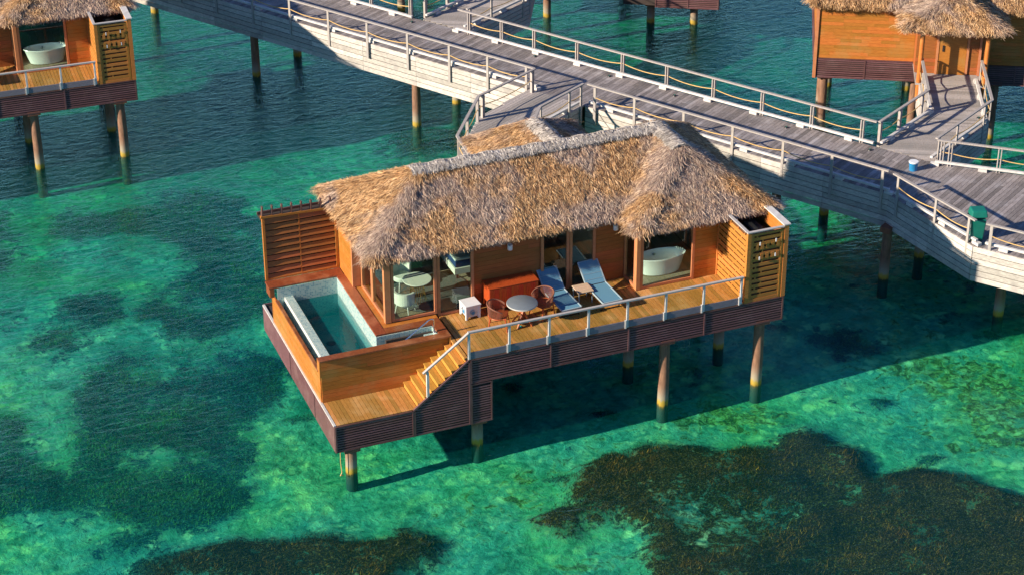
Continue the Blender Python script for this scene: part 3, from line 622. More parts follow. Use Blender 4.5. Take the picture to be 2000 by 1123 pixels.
# ------------------------------------------------------------------ the villa
D = 3.19
def build_villa():
    V = empty('overwater_villa', (0, 0, 0), 0)
    P_ = lambda: MB()
    # --- floor structure
    f = P_(); f.box(.0, .05, 2.62, 10.34, 7.28, D-.06); f.box(-1.9, 2.0, 2.62, 0, 7.28, D-.06)
    f.build('floor_slab', MT['darkwood'], V)
    for y in (.6, 2.7, 4.9, 7.0): pass
    bb = P_()
    for y in (.35, 2.7, 6.9): bb.box(.1 if y < 1 else -1.7, y-.12, 2.40, 10.2, y+.12, 2.615)
    bb.build('floor_beam', MT['rust'], V)
    # --- upper deck boards
    dk = P_(); plank_fill(dk, [(0, .03), (9.03, .03), (9.03, 2.0), (6.28, 2.0), (6.28, 2.9), (0, 2.9)], R(90), .125, .012, D-.05, D)
    dk.build('deck', MT['deck'], V)
    eb = P_(); eb.box(0, .0, D-.03, 9.0, .028, D+.012); eb.box(-.115, .06, D-.05, -.003, 2.6, D+.006)
    eb.build('deck_edge_board', MT['deck'], V)
    # --- interior floor
    fl = P_(); plank_fill(fl, [(-1.55, 2.95), (5.3, 2.95), (5.3, 7.1), (-1.55, 7.1)], R(90), .18, .004, D-.04, D+.02)
    plank_fill(fl, [(5.34, 2.95), (6.33, 2.95), (6.33, 2.05), (8.95, 2.05), (8.95, 7.1), (5.34, 7.1)], R(90), .30, .004, D-.04, D+.03)
    fl.build('interior_floor', MT['intfloor'], V)
    # --- lower landing
    ld = P_(); plank_fill(ld, [(-4.13, .04), (-1.62, .04), (-1.62, 1.37), (-4.13, 1.37)], R(90), .125, .010, 1.79, 1.84)
    ld.build('landing_deck', MT['deck'], V)
    lb = P_(); lb.box(-4.1, .06, .98, -.02, 1.36, 1.78); lb.box(-4.1, 1.361, 1.0, -.02, 7.70, 1.80); lb.box(.0, .06, .98, .66, 3.0, 2.3)
    lb.build('landing_frame', MT['darkwood'], V)
    # --- stairs: 8 risers of .169 from x=-1.62 to 0
    n = 8; rise = (D-1.84)/n; run = 1.52/(n-1)
    st = P_(); 
    for i in range(n-1):
        x0 = -1.60+i*run; z = 1.84+rise*(i+1)
        st.box(x0, .05, z-rise-.02, x0+.025, 1.34, z-.036)
        for k in range(2): st.box(x0-.02+k*(run/2+.005), .045, z-.034, x0-.02+k*(run/2+.005)+run/2, 1.355, z)
    st.box(-1.60+(n-1)*run, .05, D-rise-.02, -1.60+(n-1)*run+.02, 1.34, D-.052)
    st.build('stairs', MT['stair'], V)
    # --- front skirt: louvred panels
    def skirt_panels(mb, fr, p, q, z0, z1, joints, frame=.05):
        p, q = Vector(p), Vector(q); L = (q-p).length; d = (q-p)/L; nn = Vector((d.y, -d.x))
        def bx(a, b, za, zb, e0, e1, tilt=0):
            A, B = p+d*a, p+d*b
            c = [A+nn*e0, B+nn*e0, B+nn*e1, A+nn*e1]
            mb_ = mb if tilt else fr
            mb_.quadbox([(v.x, v.y, za) for v in c]+[(v.x+nn.x*tilt*0, v.y, zb) for v in c])
        for j, k in zip(joints[:-1], joints[1:]):
            bx(j, j+frame, z0, z1, -.02, .035); 
        bx(L-frame, L, z0, z1, -.02, .035)
        for j, k in zip(joints[:-1], joints[1:]):
            e = k if k < L else L-frame
            bx(j+frame, e, z0, z0+.03, -.02, .03); bx(j+frame, e, z1-.035, z1, -.02, .03)
            z = z0+.04; pitch = .084
            while z < z1-.08:
                A, B = p+d*(j+frame), p+d*e
                # tilted slat
                lo = [A+nn*.008, B+nn*.008, B+nn*.022, A+nn*.022]; up = [A+nn*.0, B+nn*.0, B+nn*.014, A+nn*.014]
                mb.quadbox([(v.x, v.y, z) for v in lo]+[(v.x, v.y, z+pitch*.56) for v in up]); z += pitch
        # black sheet behind the slats, standing in for deep shade in the gaps
        A, B = p-nn*.09, q-nn*.09; C, E2 = q-nn*.07, p-nn*.07
        bk_.quadbox([(v.x, v.y, z0+.02) for v in (A, B, C, E2)]+[(v.x, v.y, z1-.02) for v in (A, B, C, E2)])
    sl_, fr_, bk_ = P_(), P_(), P_()
    skirt_panels(sl_, fr_, (.03, .0), (10.38, .0), D-.85, D-.03, [0, 2.54, 5.08, 7.62, 10.35])
    # lower landing skirt
    skirt_panels(sl_, fr_, (-4.19, .0), (-1.76, .0), .93, 1.82, [0, 2.43])
    skirt_panels(sl_, fr_, (.03, .0), (.72, .0), .93, D-.88, [0, .69])
    # stair panel with a slanted top
    xa, xb = -1.74, .0
    ztop = lambda x: 1.84+(D-1.84)*(x-xa)/(xb-xa)-.02
    z = .96
    while z < D-.12:
        if z+.056 < ztop(xb-.05):
            x0 = max(xa+.03, xa+(z+.07-1.82)/(D-1.84)*(xb-xa))
            lo = [(x0, -.008), (xb-.02, -.008), (xb-.02, -.022), (x0, -.022)]; up = [(x0, 0), (xb-.02, 0), (xb-.02, -.014), (x0, -.014)]
            sl_.quadbox([(x, y, z) for x, y in lo]+[(x, y, z+.046) for x, y in up])
        z += .084
    bk_.prism([(xa, .93), (xb, .93), (xb, D-.05), (xa, 1.80)], .05, .07)
    fr_.prism([(xa-.02, 1.78), (xb, ztop(xb)-.03), (xb, ztop(xb)+.03), (xa-.02, 1.86)], -.03, .028)
    fr_.box(xa-.02, -.034, .93, xa+.03, .028, 1.775); fr_.box(-.02, -.034, .93, .03, .028, D-.1); fr_.box(xa+.031, -.03, .93, -.021, .026, .96)
    # right end and back skirts
    skirt_panels(sl_, fr_, (10.36, .03), (10.36, 7.3), D-.85, D-.03, [0, 2.4, 4.8, 7.27])
    skirt_panels(sl_, fr_, (10.36, 7.3), (-1.3, 7.3), D-.85, D-.03, [0, 1.9, 3.8, 5.7, 7.6, 9.5, 11.66])
    skirt_panels(sl_, fr_, (-1.4, 7.72), (-4.16, 7.72), .93, 1.84, [0, 1.4, 2.76])
    skirt_panels(sl_, fr_, (.70, .03), (.70, 3.0), .93, D-.88, [0, 1.5, 2.97])
    sl_.build('skirt_slats', MT['skirt'], V); fr_.build('skirt_frame', MT['skirt'], V); bk_.build('skirt_gap_shade', MT['black'], V)
    # left side skirt: smooth dark boards with a pale edge strip
    ls = P_()
    for y0, y1 in ((.0, 2.0), (2.02, 4.6), (4.62, 7.7)): ls.box(-4.20, y0+.036, .93, -4.165, y1, 1.80)
    ls.build('side_fascia', MT['skirt'], V)
    et = P_(); et.box(-4.205, .04, 1.802, -4.13, 7.7, 1.842); et.build('edge_trim', MT['post'], V)
    # --- plunge pool
    T = D+.15
    pw = P_()     # outer wood cladding
    board_wall(pw, (-4.13, 1.39), (-.14, 1.39), 1.845, T-.06, .135, .03, 2.6)
    board_wall(pw, (-4.12, 6.5), (-4.12, 1.40), 1.845, 2.835, .15, .04, 1.9)
    pw.box(-4.165, 6.505, 1.845, -4.102, 6.56, T-.06); pw.box(-4.175, 1.36, 2.72, -4.132, 1.60, T-.06)
    pw.box(-.14, 1.24, D-.3, -.10, 1.40, T-.06)
    pw.build('pool_cladding', MT['wallx'], V)
    cp = P_()
    cp.box(-4.20, 1.25, T-.06, -.10, 1.52, T)              # front
    cp.box(-4.37, 6.03, T-.06, -1.94, 6.50, T)             # back
    cp.box(-2.18, 2.10, T-.06, -1.86, 6.028, T)            # beside the glass wall
    cp.box(-1.858, 2.10, T-.062, -.10, 2.42, T-.002); cp.box(-.40, 1.522, T-.06, -.10, 2.098, T)
    cp.box(-4.195, 1.522, 2.84, -4.085, 6.028, 2.89); cp.box(-4.35, 6.032, 2.98, -4.20, 6.46, T-.062)
    cp.build('pool_coping', MT['coping'], V, bevel=.008)
    sillw = P_(); plank_fill(sillw, [(-1.855, 2.62), (-1.855, 6.5), (-1.66, 6.5), (-1.66, 2.62)], R(90), .2, .004, T-.09, T-.02)
    sillw.box(-1.855, 2.425, T-.09, -.10, 2.62, T-.02)
    sillw.build('window_ledge', MT['wallx'], V)
    ti = P_()
    ti.box(-4.117, 1.53, 1.95, -2.15, 6.03, 2.0)                 # floor
    ti.box(-4.117, 6.0, 2.001, -2.18, 6.02, T-.061)              # back
    ti.box(-2.18, 2.10, 2.001, -2.14, 5.999, T-.061)            # right
    ti.box(-4.118, 1.53, 2.001, -.402, 1.56, T-.061)            # front
    ti.box(-2.179, 2.068, 2.001, -.402, 2.10, T-.061)           # step bay back
    ti.box(-.43, 1.561, 2.001, -.402, 2.067, T-.061)
    ti.box(-4.116, 1.56, 2.001, -4.09, 5.999, 2.838)
    ti.box(-3.88, 1.561, 2.001, -3.63, 5.999, 2.95)             # infinity wall
    for k in range(3): ti.box(-.431-.28*(k+1), 1.561, 2.0, -.431-.28*k-.002, 2.067, 3.10-.19*k)
    ti.box(-2.139, 1.561, 1.95, -1.29, 2.067, 2.05)
    ti.build('pool_tiles', MT['mosaic'], V)
    MB().box(-3.901, 1.562, 2.05, -3.881, 5.998, 2.951).build('infinity_edge_face', MT['palewall'], V)
    wt = P_(); wt.box(-3.629, 1.5615, 2.0015, -2.141, 5.9985, 2.74); wt.build('pool_water', MT['poolwater'], V)
    wt = P_(); wt.box(-2.1405, 1.5625, 2.0525, -1.292, 2.066, 2.739); wt.build('pool_water', MT['poolwater'], V)
    wt = P_(); wt.box(-4.0885, 1.5615, 2.0515, -3.9015, 5.998, 2.50); wt.build('pool_water', MT['poolwater'], V)
    dr = P_(); dr.lathe([(.001, 0), (.13, 0), (.15, -.008)], -2.95, 4.3, 2.015); dr.build('pool_drain', MT['black'], V)
    ou = P_(); ou.tube([(-1.45, 2.067, 2.95), (-1.45, 2.05, 2.95)], .07, 16); ou.build('pool_jet', MT['black'], V)
    gr = P_()
    pts = [(-.50, 1.64, T), (-.50, 1.64, T+.36)]
    for k in range(1, 7):
        a = k/6*R(130); pts.append((-.50-.10*(1-math.cos(a))-.0, 1.64, T+.36+.10*math.sin(a)))
    pts.append((-1.62, 1.64, T-.24))
    gr.tube(pts, .021, 10); g_ = gr.build('grab_rail', MT['steel'], V, smooth=True)
    MB().lathe([(.001, .012), (.05, .01), (.052, 0)], -.50, 1.64, T).build('flange', MT['steel'], g_)
    # --- left privacy screen
    xs0, xs1, ys = -4.33, -1.98, 6.56
    sc = P_(); n = 10
    for i in range(n):
        z = T+.02+i*.215
        for a, b in ((xs0+.08, (xs0+xs1)/2-.02), ((xs0+xs1)/2+.02, xs1-.04)):
            za = z; sc.quadbox([(a, ys-.045, za), (b, ys-.045, za), (b, ys-.02, za), (a, ys-.02, za), (a, ys+.01, za+.15), (b, ys+.01, za+.15), (b, ys+.035, za+.15), (a, ys+.035, za+.15)])
    sc.build('screen_slats', MT['walld'], V)
    sf = P_(); sf.box(xs0, ys-.06, T+.001, xs0+.08, ys+.04, 5.50); sf.box(xs1-.04, ys-.06, T+.001, xs1+.04, ys+.04, 5.42)
    sf.box((xs0+xs1)/2-.02, ys-.03, T+.001, (xs0+xs1)/2+.02, ys+.05, 5.45)
    sf.box(xs0+.081, ys-.055, T+.001, xs1-.041, ys+.03, T+.06)
    sf.beam((xs0-.03, ys-.01, 5.55), (xs1+.06, ys-.01, 5.47), .12, .07)
    sf.build('screen_frame', MT['wallx'], V)
    sb = P_(); sb.box(xs0+.08, ys+.06, T, xs1, ys+.08, 5.45); sb.build('screen_backing', MT['darkwood'], V)
    pg = P_()
    for i in range(8): 
        x = xs0+.03+i*.31; zz = 5.585-.01*i; pg.quadbox([(x-.02, ys-.05, zz), (x+.02, ys-.05, zz), (x+.02, ys+.10, zz), (x-.02, ys+.10, zz), (x+.0, ys-.03, zz+.30), (x+.04, ys-.03, zz+.30), (x+.04, ys+.08, zz+.30), (x+.0, ys+.08, zz+.30)])
    lv_ = P_()
    for i in range(2): lv_.box(xs0, ys+.12+i*.19, 5.36, xs1, ys+.27+i*.19, 5.40)
    lv_.build('pergola_louvres', MT['darkwood'], V)
    pg.beam((xs0-.0, ys+.52, 5.42), (xs1+.05, ys+.52, 5.40), .05, .10)
    pg.build('pergola_fins', MT['fin'], V)
    # --- walls of boards
    H = D+2.42
    w1_ = P_(); board_wall(w1_, (-1.88, 7.28), (-1.88, 5.24), T-.0, H, .15, .04, 1.4); w1_.box(-1.88, 5.25, T-.09, -1.60, 7.27, H-.01); w1_.build('wall', MT['wallx'], V)
    w1_ = P_(); board_wall(w1_, (8.24, 1.99), (8.99, 1.99), D-.0, H, .15, .04, 3); w1_.build('wall', MT['wallx'], V)
    w1_ = P_(); board_wall(w1_, (10.34, 7.27), (6.62, 7.27), D-.02, H, .135, .035, 1.1); w1_.build('wall', MT['wallx'], V)
    w1_ = P_(); board_wall(w1_, (4.0, 7.27), (-1.6, 7.27), D-.02, H, .135, .035, 1.1); w1_.build('wall', MT['wallx'], V)
    w1_ = P_(); board_wall(w1_, (10.32, .0), (10.32, 7.27), D-.02, H-.05, .15, .035, 1.8); w1_.build('wall', MT['wallx'], V)
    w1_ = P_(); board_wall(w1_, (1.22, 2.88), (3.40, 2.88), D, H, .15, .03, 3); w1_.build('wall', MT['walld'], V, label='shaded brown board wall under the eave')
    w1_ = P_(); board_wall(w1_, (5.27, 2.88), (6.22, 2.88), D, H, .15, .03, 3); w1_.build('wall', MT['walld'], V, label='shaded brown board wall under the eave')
    # corner posts
    for q_ in ((10.30, 7.24, D-.85, 10.42, 7.36, H), (8.90, 2.0, D, 8.99, 2.1, H), (-1.925, 5.13, T-.001, -1.56, 5.235, H)): MB().box(*q_).build('corner_post', MT['frame'], V)
    iw = P_(); iw.box(-1.595, 7.05, D, 10.3, 7.20, H); iw.box(5.29, 2.97, D, 5.33, 7.0, H); iw.box(9.0, 2.1, D, 9.03, 7.0, H)
    iw.box(-1.55, 2.95, H+.02, 10.2, 7.2, H+.06); iw.box(1.25, 2.89, D+.02, 3.38, 2.93, H); iw.box(5.34, 2.89, D+.02, 6.2, 2.93, H); iw.box(8.26, 2.0, D+.02, 8.95, 2.04, H)
    iw.build('interior_wall', MT['intwall'], V)
    bw = P_(); bw.box(6.6, 7.0, D+.3, 8.3, 7.045, D+1.9); bw.build('bathroom_mirror', MT['darkmetal'], V)
    # --- windows: frame with a pane
    def window(p, q, z0, z1, fw=.09, dp=.09, mull=(), sill=.09):
        p, q = Vector(p), Vector(q); L = (q-p).length; d = (q-p)/L; nn = Vector((d.y, -d.x))
        mb = P_()
        def piece(a, b, za, zb, e0=-dp/2, e1=dp/2):
            A, B = p+d*a, p+d*b; c = [A+nn*e0, B+nn*e0, B+nn*e1, A+nn*e1]
            mb.quadbox([(v.x, v.y, za) for v in c]+[(v.x, v.y, zb) for v in c])
        piece(0, fw, z0, z1); piece(L-fw, L, z0, z1); piece(fw, L-fw, z0, z0+sill, -dp/2+.004, dp/2-.004); piece(fw, L-fw, z1-.12, z1, -dp/2+.004, dp/2-.004)
        for m in mull: piece(m-fw/2, m+fw/2, z0+sill, z1-.12, -dp/2+.008, dp/2-.008)
        fo = mb.build('window', MT['frame'], V, bevel=.004)
        g = MB(); A, B = p+d*fw*.9, p+d*(L-fw*.9)
        g.quadbox([(A.x-nn.x*.008, A.y-nn.y*.008, z0+sill*.9), (B.x-nn.x*.008, B.y-nn.y*.008, z0+sill*.9), (B.x, B.y, z0+sill*.9), (A.x, A.y, z0+sill*.9),
                   (A.x-nn.x*.008, A.y-nn.y*.008, z1-.11), (B.x-nn.x*.008, B.y-nn.y*.008, z1-.11), (B.x, B.y, z1-.11), (A.x, A.y, z1-.11)])
        g.build('pane', MT['glass'], fo); return fo
    window((-1.62, 5.09), (-1.62, 4.02), T-.019, H); window((-1.62, 4.00), (-1.62, 2.80), T-.019, H)
    window((-1.48, 2.70), (-.03, 2.70), T-.019, H); window((.0, 2.74), (1.18, 2.74), D+.01, H)
    window((3.42, 2.84), (4.36, 2.84), D+.01, H); window((4.38, 2.86), (5.25, 2.86), D+.01, H)
    window((6.28, 2.90), (6.28, 2.03), D+.01, H); window((6.38, 1.96), (8.22, 1.96), D+.01, H)
    for q_ in ((-1.70, 2.64, T-.018, -1.50, 2.79, H), (6.23, 1.90, D+.008, 6.37, 2.02, H)): MB().box(*q_).build('corner_post', MT['frame'], V, bevel=.006)
    # --- shower enclosure
    se = P_()
    zt = D+2.38
    # left lattice
    def lattice(fixed, a0, a1, axis, side, rows, z0, z1, gp=.72, stp=.45):
        bh = (z1-z0)/rows
        def bx(u0, u1, za, zb, e0, e1):
            if axis == 'y': se.box(min(fixed+side*e0, fixed+side*e1), u0, za, max(fixed+side*e0, fixed+side*e1), u1, zb)
            else: se.box(u0, min(fixed+side*e0, fixed+side*e1), za, u1, max(fixed+side*e0, fixed+side*e1), zb)
        for r_ in range(rows):
            z = z0+r_*bh; bx(a0, a1, z, z+bh*gp, 0, .022)
            t = a0+(.12 if r_ % 2 else .32)
            while t < a1-.06: bx(t, t+.05, z+bh*gp, z+bh, 0, .016); t += stp
            bx(a0, a0+.04, z+bh*gp, z+bh, 0, .018); bx(a1-.04, a1, z+bh*gp, z+bh, 0, .018)
    lattice(9.05, .10, 1.95, 'y', -1, 12, D+.02, zt-.1, .74)
    lattice(.02, 9.20, 10.16, 'x', -1, 12, D+.10, zt-.12, .60, .9)
    for k in range(2):
        for j in range(5): se.box(9.30+j*.18, -.012, D+1.42+k*.34, 9.40+j*.18, .0, D+1.60+k*.34)
    se.box(9.01, -.025, D-.025, 9.13, .06, zt); se.box(9.131, -.015, D-.02, 9.195, .05, zt-.05); se.box(10.165, -.015, D-.02, 10.235, .05, zt-.05); se.box(10.26, -.028, D-.02, 10.40, .07, zt+.06)
    se.box(9.196, -.012, D-.02, 10.16, .045, D+.09); se.box(9.196, -.012, zt-.13, 10.16, .045, zt-.06)
    se.box(9.0, 1.90, D+.005, 9.08, 1.98, zt)
    se.build('shower_screen', MT['screen'], V)
    ct = P_(); ct.box(9.0, -.035, zt+.001, 10.25, .065, zt+.035); ct.box(8.99, .067, zt, 9.09, 2.2, zt+.033); ct.build('screen_cap', MT['rail'], V)
    cw_ = P_(); cw_.box(10.22, -.05, zt+.061, 10.45, 2.2, zt+.095); cw_.build('white_cap', MT['post'], V)
    for x, z in ((9.42, 1.92), (9.96, 1.95), (9.42, 1.42), (9.96, 1.45)): MB().box(x, -.05, D+z, x+.03, -.026, D+z+.11).build('towel_hook', MT['white'], V)
    hb = P_(); hb.box(9.55, .75, D, 9.95, 1.35, D+2.05); hb.box(9.951, .9, D, 10.2, 1.3, D+1.85); hb.build('shower_box', MT['darkmetal'], V, bevel=.01)
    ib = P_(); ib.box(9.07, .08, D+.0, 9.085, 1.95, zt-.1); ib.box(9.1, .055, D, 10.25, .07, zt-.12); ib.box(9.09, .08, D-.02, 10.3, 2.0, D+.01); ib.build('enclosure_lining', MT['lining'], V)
    sg = P_(); sg.box(9.1, 2.0, D, 10.3, 2.03, H-.1); sg.build('wall', MT['darkwood'], V)
    # --- wall lamps
    for x in (2.37, 5.88):
        la = MB().lathe([(.001, .0), (.075, .0), (.08, .01), (.08, .17), (.072, .17), (.07, .03), (.001, .03)], x, 2.74, D+1.80, 20).build('wall_lamp', MT['lamp'], V, smooth=True)
        MB().box(x-.02, 2.80, D+1.86, x+.02, 2.853, D+1.92).build('bracket', MT['steel'], la)
    # --- railing on the deck front
    Lr = 7*1.27; hr = .93
    rl = P_(); rl.beam((-.03, .0, D+hr-.02), (Lr+.06, .0, D+hr-.02), .09, .055)
    rl.build('handrail', MT['rail'], V, bevel=.006)
    rs_ = P_(); rs_.beam((.01, .0, D+hr-.025), (-1.44, .0, 3.02), .085, .05); rs_.build('handrail', MT['rail'], V, bevel=.006)
    for i in range(8):
        x = i*1.27
        MB().box(x-.035, -.03, D+.0, x+.035, .035, D+hr-.05).build('rail_post', MT['post'], V, bevel=.004)
        if i > 0: MB().box(x-.085, -.045, D-.02, x-.037, .02, D+.26).build('post_bracket', MT['post'], V)
        if i < 7:
            MB().box(x+.04, -.004, D+.235, x+1.18, .004, D+hr-.12).build('glass_panel', MT['clear'], V)
            MB().box(x+.04, -.02, D+.0, x+1.18, .012, D+.225).build('kick_board', MT['kick'], V, bevel=.003)
    MB().box(-1.34, -.03, 2.18, -1.26, .035, 3.05).build('rail_post', MT['post'], V, bevel=.004)
    # --- piles
    def pile(x, y, top, r=.17):
        o = MB().tube([(x, y, -2.6), (x, y, -.2), (x+.01, y, 1.0), (x, y, top)], [r*1.08, r*1.04, r, r*.95], 20).build('pile', MT['pile'], V, smooth=True)
        MB().box(x-.24, y-.24, top-.14, x+.24, y+.24, top+.02).build('pile_cap', MT['rust'], o, bevel=.01)
    for x, y, t in ((-3.67, .25, .94), (.33, .30, .94), (6.47, .22, 2.4), (9.72, .22, 2.4), (6.42, 2.72, 2.4), (9.62, 2.68, 2.4), (.33, 2.9, 2.4),
                    (-3.1, 7.1, .94), (-1.2, 7.1, .94), (3.4, 7.0, 2.4), (6.45, 7.0, 2.4), (9.95, 7.0, 2.4), (9.95, 4.9, 2.4)):
        pile(x, y, t)
    MB().tube([(-4.02, .12, .95), (-4.03, .11, .5), (-4.0, .12, .12), (-4.06, .1, .03), (-3.95, .16, -.02)], .014, 6).build('hanging_rope', MT['rope'], V, smooth=True)
    # --- porch at the back
    po = P_(); plank_fill(po, [(4.0, 7.34), (6.62, 7.34), (6.62, 9.25), (4.0, 9.25)], R(0), .14, .007, 3.05, 3.12); po.build('porch_deck', MT['grey'], V)
    pw2 = P_(); board_wall(pw2, (6.62, 8.25), (3.9, 8.25), D-.05, H-.2, .15, .03, 3); pw2.box(3.9, 7.34, D-.05, 3.95, 8.24, H-.2); pw2.box(6.58, 7.34, D-.05, 6.62, 8.24, H-.2); pw2.build('wall', MT['walld'], V)
    dr_ = MB().box(4.75, 8.283, D-.06, 5.78, 8.325, D+2.05).build('door', MT['wallx'], V, bevel=.006)
    MB().box(5.60, 8.327, D+.88, 5.66, 8.36, D+1.12).build('handle', MT['black'], dr_)
    jf = P_()
    for x in (4.66, 5.79, 4.2): jf.box(x, 8.282, D-.06, x+.085, 8.345, D+2.13)
    jf.build('door_frame', MT['frame'], V)
    for x in (4.08, 6.5):
        MB().cyl(x, 9.15, 2.4, H-.1, .09).build('porch_post', MT['wallx'], V, smooth=True)
    # --- roof
    e = 5.62; zr = 7.13
    EL, ER, EF, EB = -2.12, 5.95, 2.52, 7.72
    RA, RB = (.28, 5.05, zr), (8.33, 5.05, zr)          # long ridge
    XL, XR, XF = 5.93, 10.66, 1.36
    RC = (8.36, 3.62, zr); RD = (8.33, 5.3, zr)
    base = P_()
    def slab(poly, dz=.07):
        n0 = len(base.v); base.v.extend([(p[0], p[1], p[2]-dz) for p in poly]); base.f.append(tuple(range(n0, n0+len(poly))))
    V_ = (5.93, EF, e)                                       # valley foot
    front = [(EL, EF, e), V_, RB, RA]; left = [(EL, EB, e), (EL, EF, e), RA]; back = [(XR, EB, e), (EL, EB, e), RA, RD]
    rleft = [(XL, EF, e), (XL, XF, e), RC, RB]; rfront = [(XL, XF, e), (XR, XF, e), RC]; rright = [(XR, XF, e), (XR, EB, e), RD, RC]
    for p in (front, left, back, rleft, rfront, rright): slab(p)
    slab([(EL+.1, EF+.1, e-.17), (XL+.1, EF+.1, e-.17), (XL+.1, XF+.1, e-.17), (XR-.1, XF+.1, e-.17), (XR-.1, EB-.1, e-.17), (EL+.1, EB-.1, e-.17)], 0)
    base.build('roof_base', MT['thatchbase'], V)
    F = [(front, (0, -1, -.57), .26, .028, .13, 1), (left, (-1, 0, -.57), .26, .025, .13, 1), (back, (0, 1, -.54), .26, .025, .13, .6),
         (rleft, (-1, 0, -.57), .26, .028, .13, 1), (rfront, (0, -1, -.6), .26, .028, .13, 1), (rright, (1, 0, -.6), .26, .025, .13, .8)]
    ex = [eave_fringe((EL, EF, e), V_, (0, -1, 0)), eave_fringe((EL, EB, e), (EL, EF, e), (-1, 0, 0)), eave_fringe((XR, EB, e), (EL, EB, e), (0, 1, 0)),
          eave_fringe((XL, EF, e), (XL, XF, e), (-1, 0, 0)), eave_fringe((XL, XF, e), (XR, XF, e), (0, -1, 0)), eave_fringe((XR, XF, e), (XR, EB, e), (1, 0, 0))]
    def hip(A, B, n1, n2, k=900):
        # bundles laid along a hip, splayed to both sides
        A, B = np.array(A, float), np.array(B, float); d = unit(B-A); t = rng.random(k); nr = unit(np.array(n1)+np.array(n2)); s = np.cross(d, nr)
        w = rng.normal(0, .13, k)
        P = A+(B-A)*t[:, None]+s*w[:, None]+nr*(.03-.25*np.abs(w))[:, None]
        dn = d+s*(w*1.6)[:, None]; dn /= np.linalg.norm(dn, axis=1)[:, None]
        return (P, dn, np.tile(nr, (k, 1)), .32, .04, .14)
    ex += [hip(RA, (EL, EF, e), (0, -.5, .86), (-.5, 0, .86), 4600), hip(RA, (EL, EB, e), (0, .5, .86), (-.5, 0, .86), 2600),
           hip(RC, (XL, XF, e), (0, -.5, .86), (-.5, 0, .86), 5200), hip(RC, (XR, XF, e), (0, -.5, .86), (.5, 0, .86), 4200), hip(RD, (XR, EB, e), (0, .5, .86), (.5, 0, .86), 1200)]
    # valley filler
    ex += [hip((8.1, 4.9, zr-.12), (XL, EF, e), (0, -.5, .86), (-.5, 0, .86), 2600)]
    rf = thatch_mesh('thatch_roof', F, MT['thatch'], V, dens=2400, extra=ex)
    rc = thatch_mesh('ridge_cap', [], MT['ridge'], V, extra=ridge_rows((RA[0]-.25, RA[1], zr+.02), (RB[0], RB[1], zr+.05), [(0, -1, -.45), (0, 1, -.45)]) +
                     ridge_rows((RD[0], RD[1], zr+.04), (RC[0], RC[1]-.2, zr+.03), [(-1, 0, -.45), (1, 0, -.45)]), width=.010)
    # porch roof
    pe, pz = 5.50, 6.42
    A1, A2 = (5.42, 6.2, pz+.1), (5.42, 8.3, pz)
    pf = [(3.5, 7.5, pe), (3.5, 9.6, pe), A2, A1]; pr_ = [(7.3, 9.6, pe), (7.3, 7.5, pe), A1, A2]; pb = [(3.5, 9.6, pe), (7.3, 9.6, pe), A2]
    base = P_(); slab(pf); slab(pr_); slab(pb); slab([(3.6, 7.6, pe-.12), (7.2, 7.6, pe-.12), (7.2, 9.5, pe-.12), (3.6, 9.5, pe-.12)], 0)
    base.build('porch_roof_base', MT['thatchbase'], V)
    thatch_mesh('porch_thatch', [(pf, (-1, 0, -.5), .26, .025, .13, 1), (pr_, (1, 0, -.5), .26, .025, .13, 1), (pb, (0, 1, -.7), .26, .025, .13, 1)], MT['thatch'], V, dens=2400,
                extra=[eave_fringe((3.5, 7.5, pe), (3.5, 9.6, pe), (-1, 0, 0)), eave_fringe((3.5, 9.6, pe), (7.3, 9.6, pe), (0, 1, 0)), eave_fringe((7.3, 9.6, pe), (7.3, 7.5, pe), (1, 0, 0)),
                       hip(A2, (3.5, 9.6, pe), (-.5, 0, .86), (0, .5, .86), 1200), hip(A2, (7.3, 9.6, pe), (.5, 0, .86), (0, .5, .86), 1200)])
    thatch_mesh('porch_ridge_cap', [], MT['ridge'], V, extra=ridge_rows((5.42, 6.2, pz+.14), (5.42, 8.4, pz+.03), [(-1, 0, -.45), (1, 0, -.45)]), width=.013)
    return V
villa = build_villa()
tag(villa, 'thatched overwater villa with plunge pool and furnished sunlit deck, whole in view at the centre', 'villa', 'thatched overwater villas')

# ------------------------------------------------------------------ furniture
def lounger():
    o = empty('sun_lounger')      # origin under the foot end, length along +Y
    s = MB(); s.box(-.30, .02, .335, .30, 1.16, .35); s.build('seat', MT['blue'], o)
    a = R(38); L = .78; y0, z0 = 1.20, .345; y1, z1 = y0+L*math.cos(a), z0+L*math.sin(a)
    b = MB(); b.quadbox([(-.30, y0, z0), (.30, y0, z0), (.30, y1, z1), (-.30, y1, z1), (-.30, y0-.01, z0+.015), (.30, y0-.01, z0+.015), (.30, y1-.01, z1+.015), (-.30, y1-.01, z1+.015)])
    bo = b.build('backrest', MT['blue'], o)
    s = MB()
    for t in (.2, .45, .7): s.beam((-.30, y0-.014+L*math.cos(a)*t, z0+.019+L*math.sin(a)*t), (.30, y0-.014+L*math.cos(a)*t, z0+.019+L*math.sin(a)*t), .012, .006)
    s.build('seam', MT['bluegrey'], bo)
    f = MB()
    for x in (-.325, .325):
        f.beam((x, -.0, .345), (x, 1.19, .345), .035, .045); f.beam((x, y0, z0), (x, y1+.02, z1+.015), .035, .045, up=(1, 0, 0))
    f.beam((-.32, .0, .345), (.32, .0, .345), .035, .045); f.beam((-.32, y1+.02, z1+.015), (.32, y1+.02, z1+.015), .03, .03)
    f.build('frame', MT['bluegrey'], o, bevel=.006)
    for x in (-.31, .31):
        for y in (.18, 1.35): MB().beam((x, y, 0), (x, y, .33), .03, .03).build('leg', MT['darkmetal'], o)
    MB().beam((-.31, .18, .03), (.31, .18, .03), .025, .025).beam((-.31, 1.35, .03), (.31, 1.35, .03), .025, .025).build('stretcher', MT['darkmetal'], o)
    return o
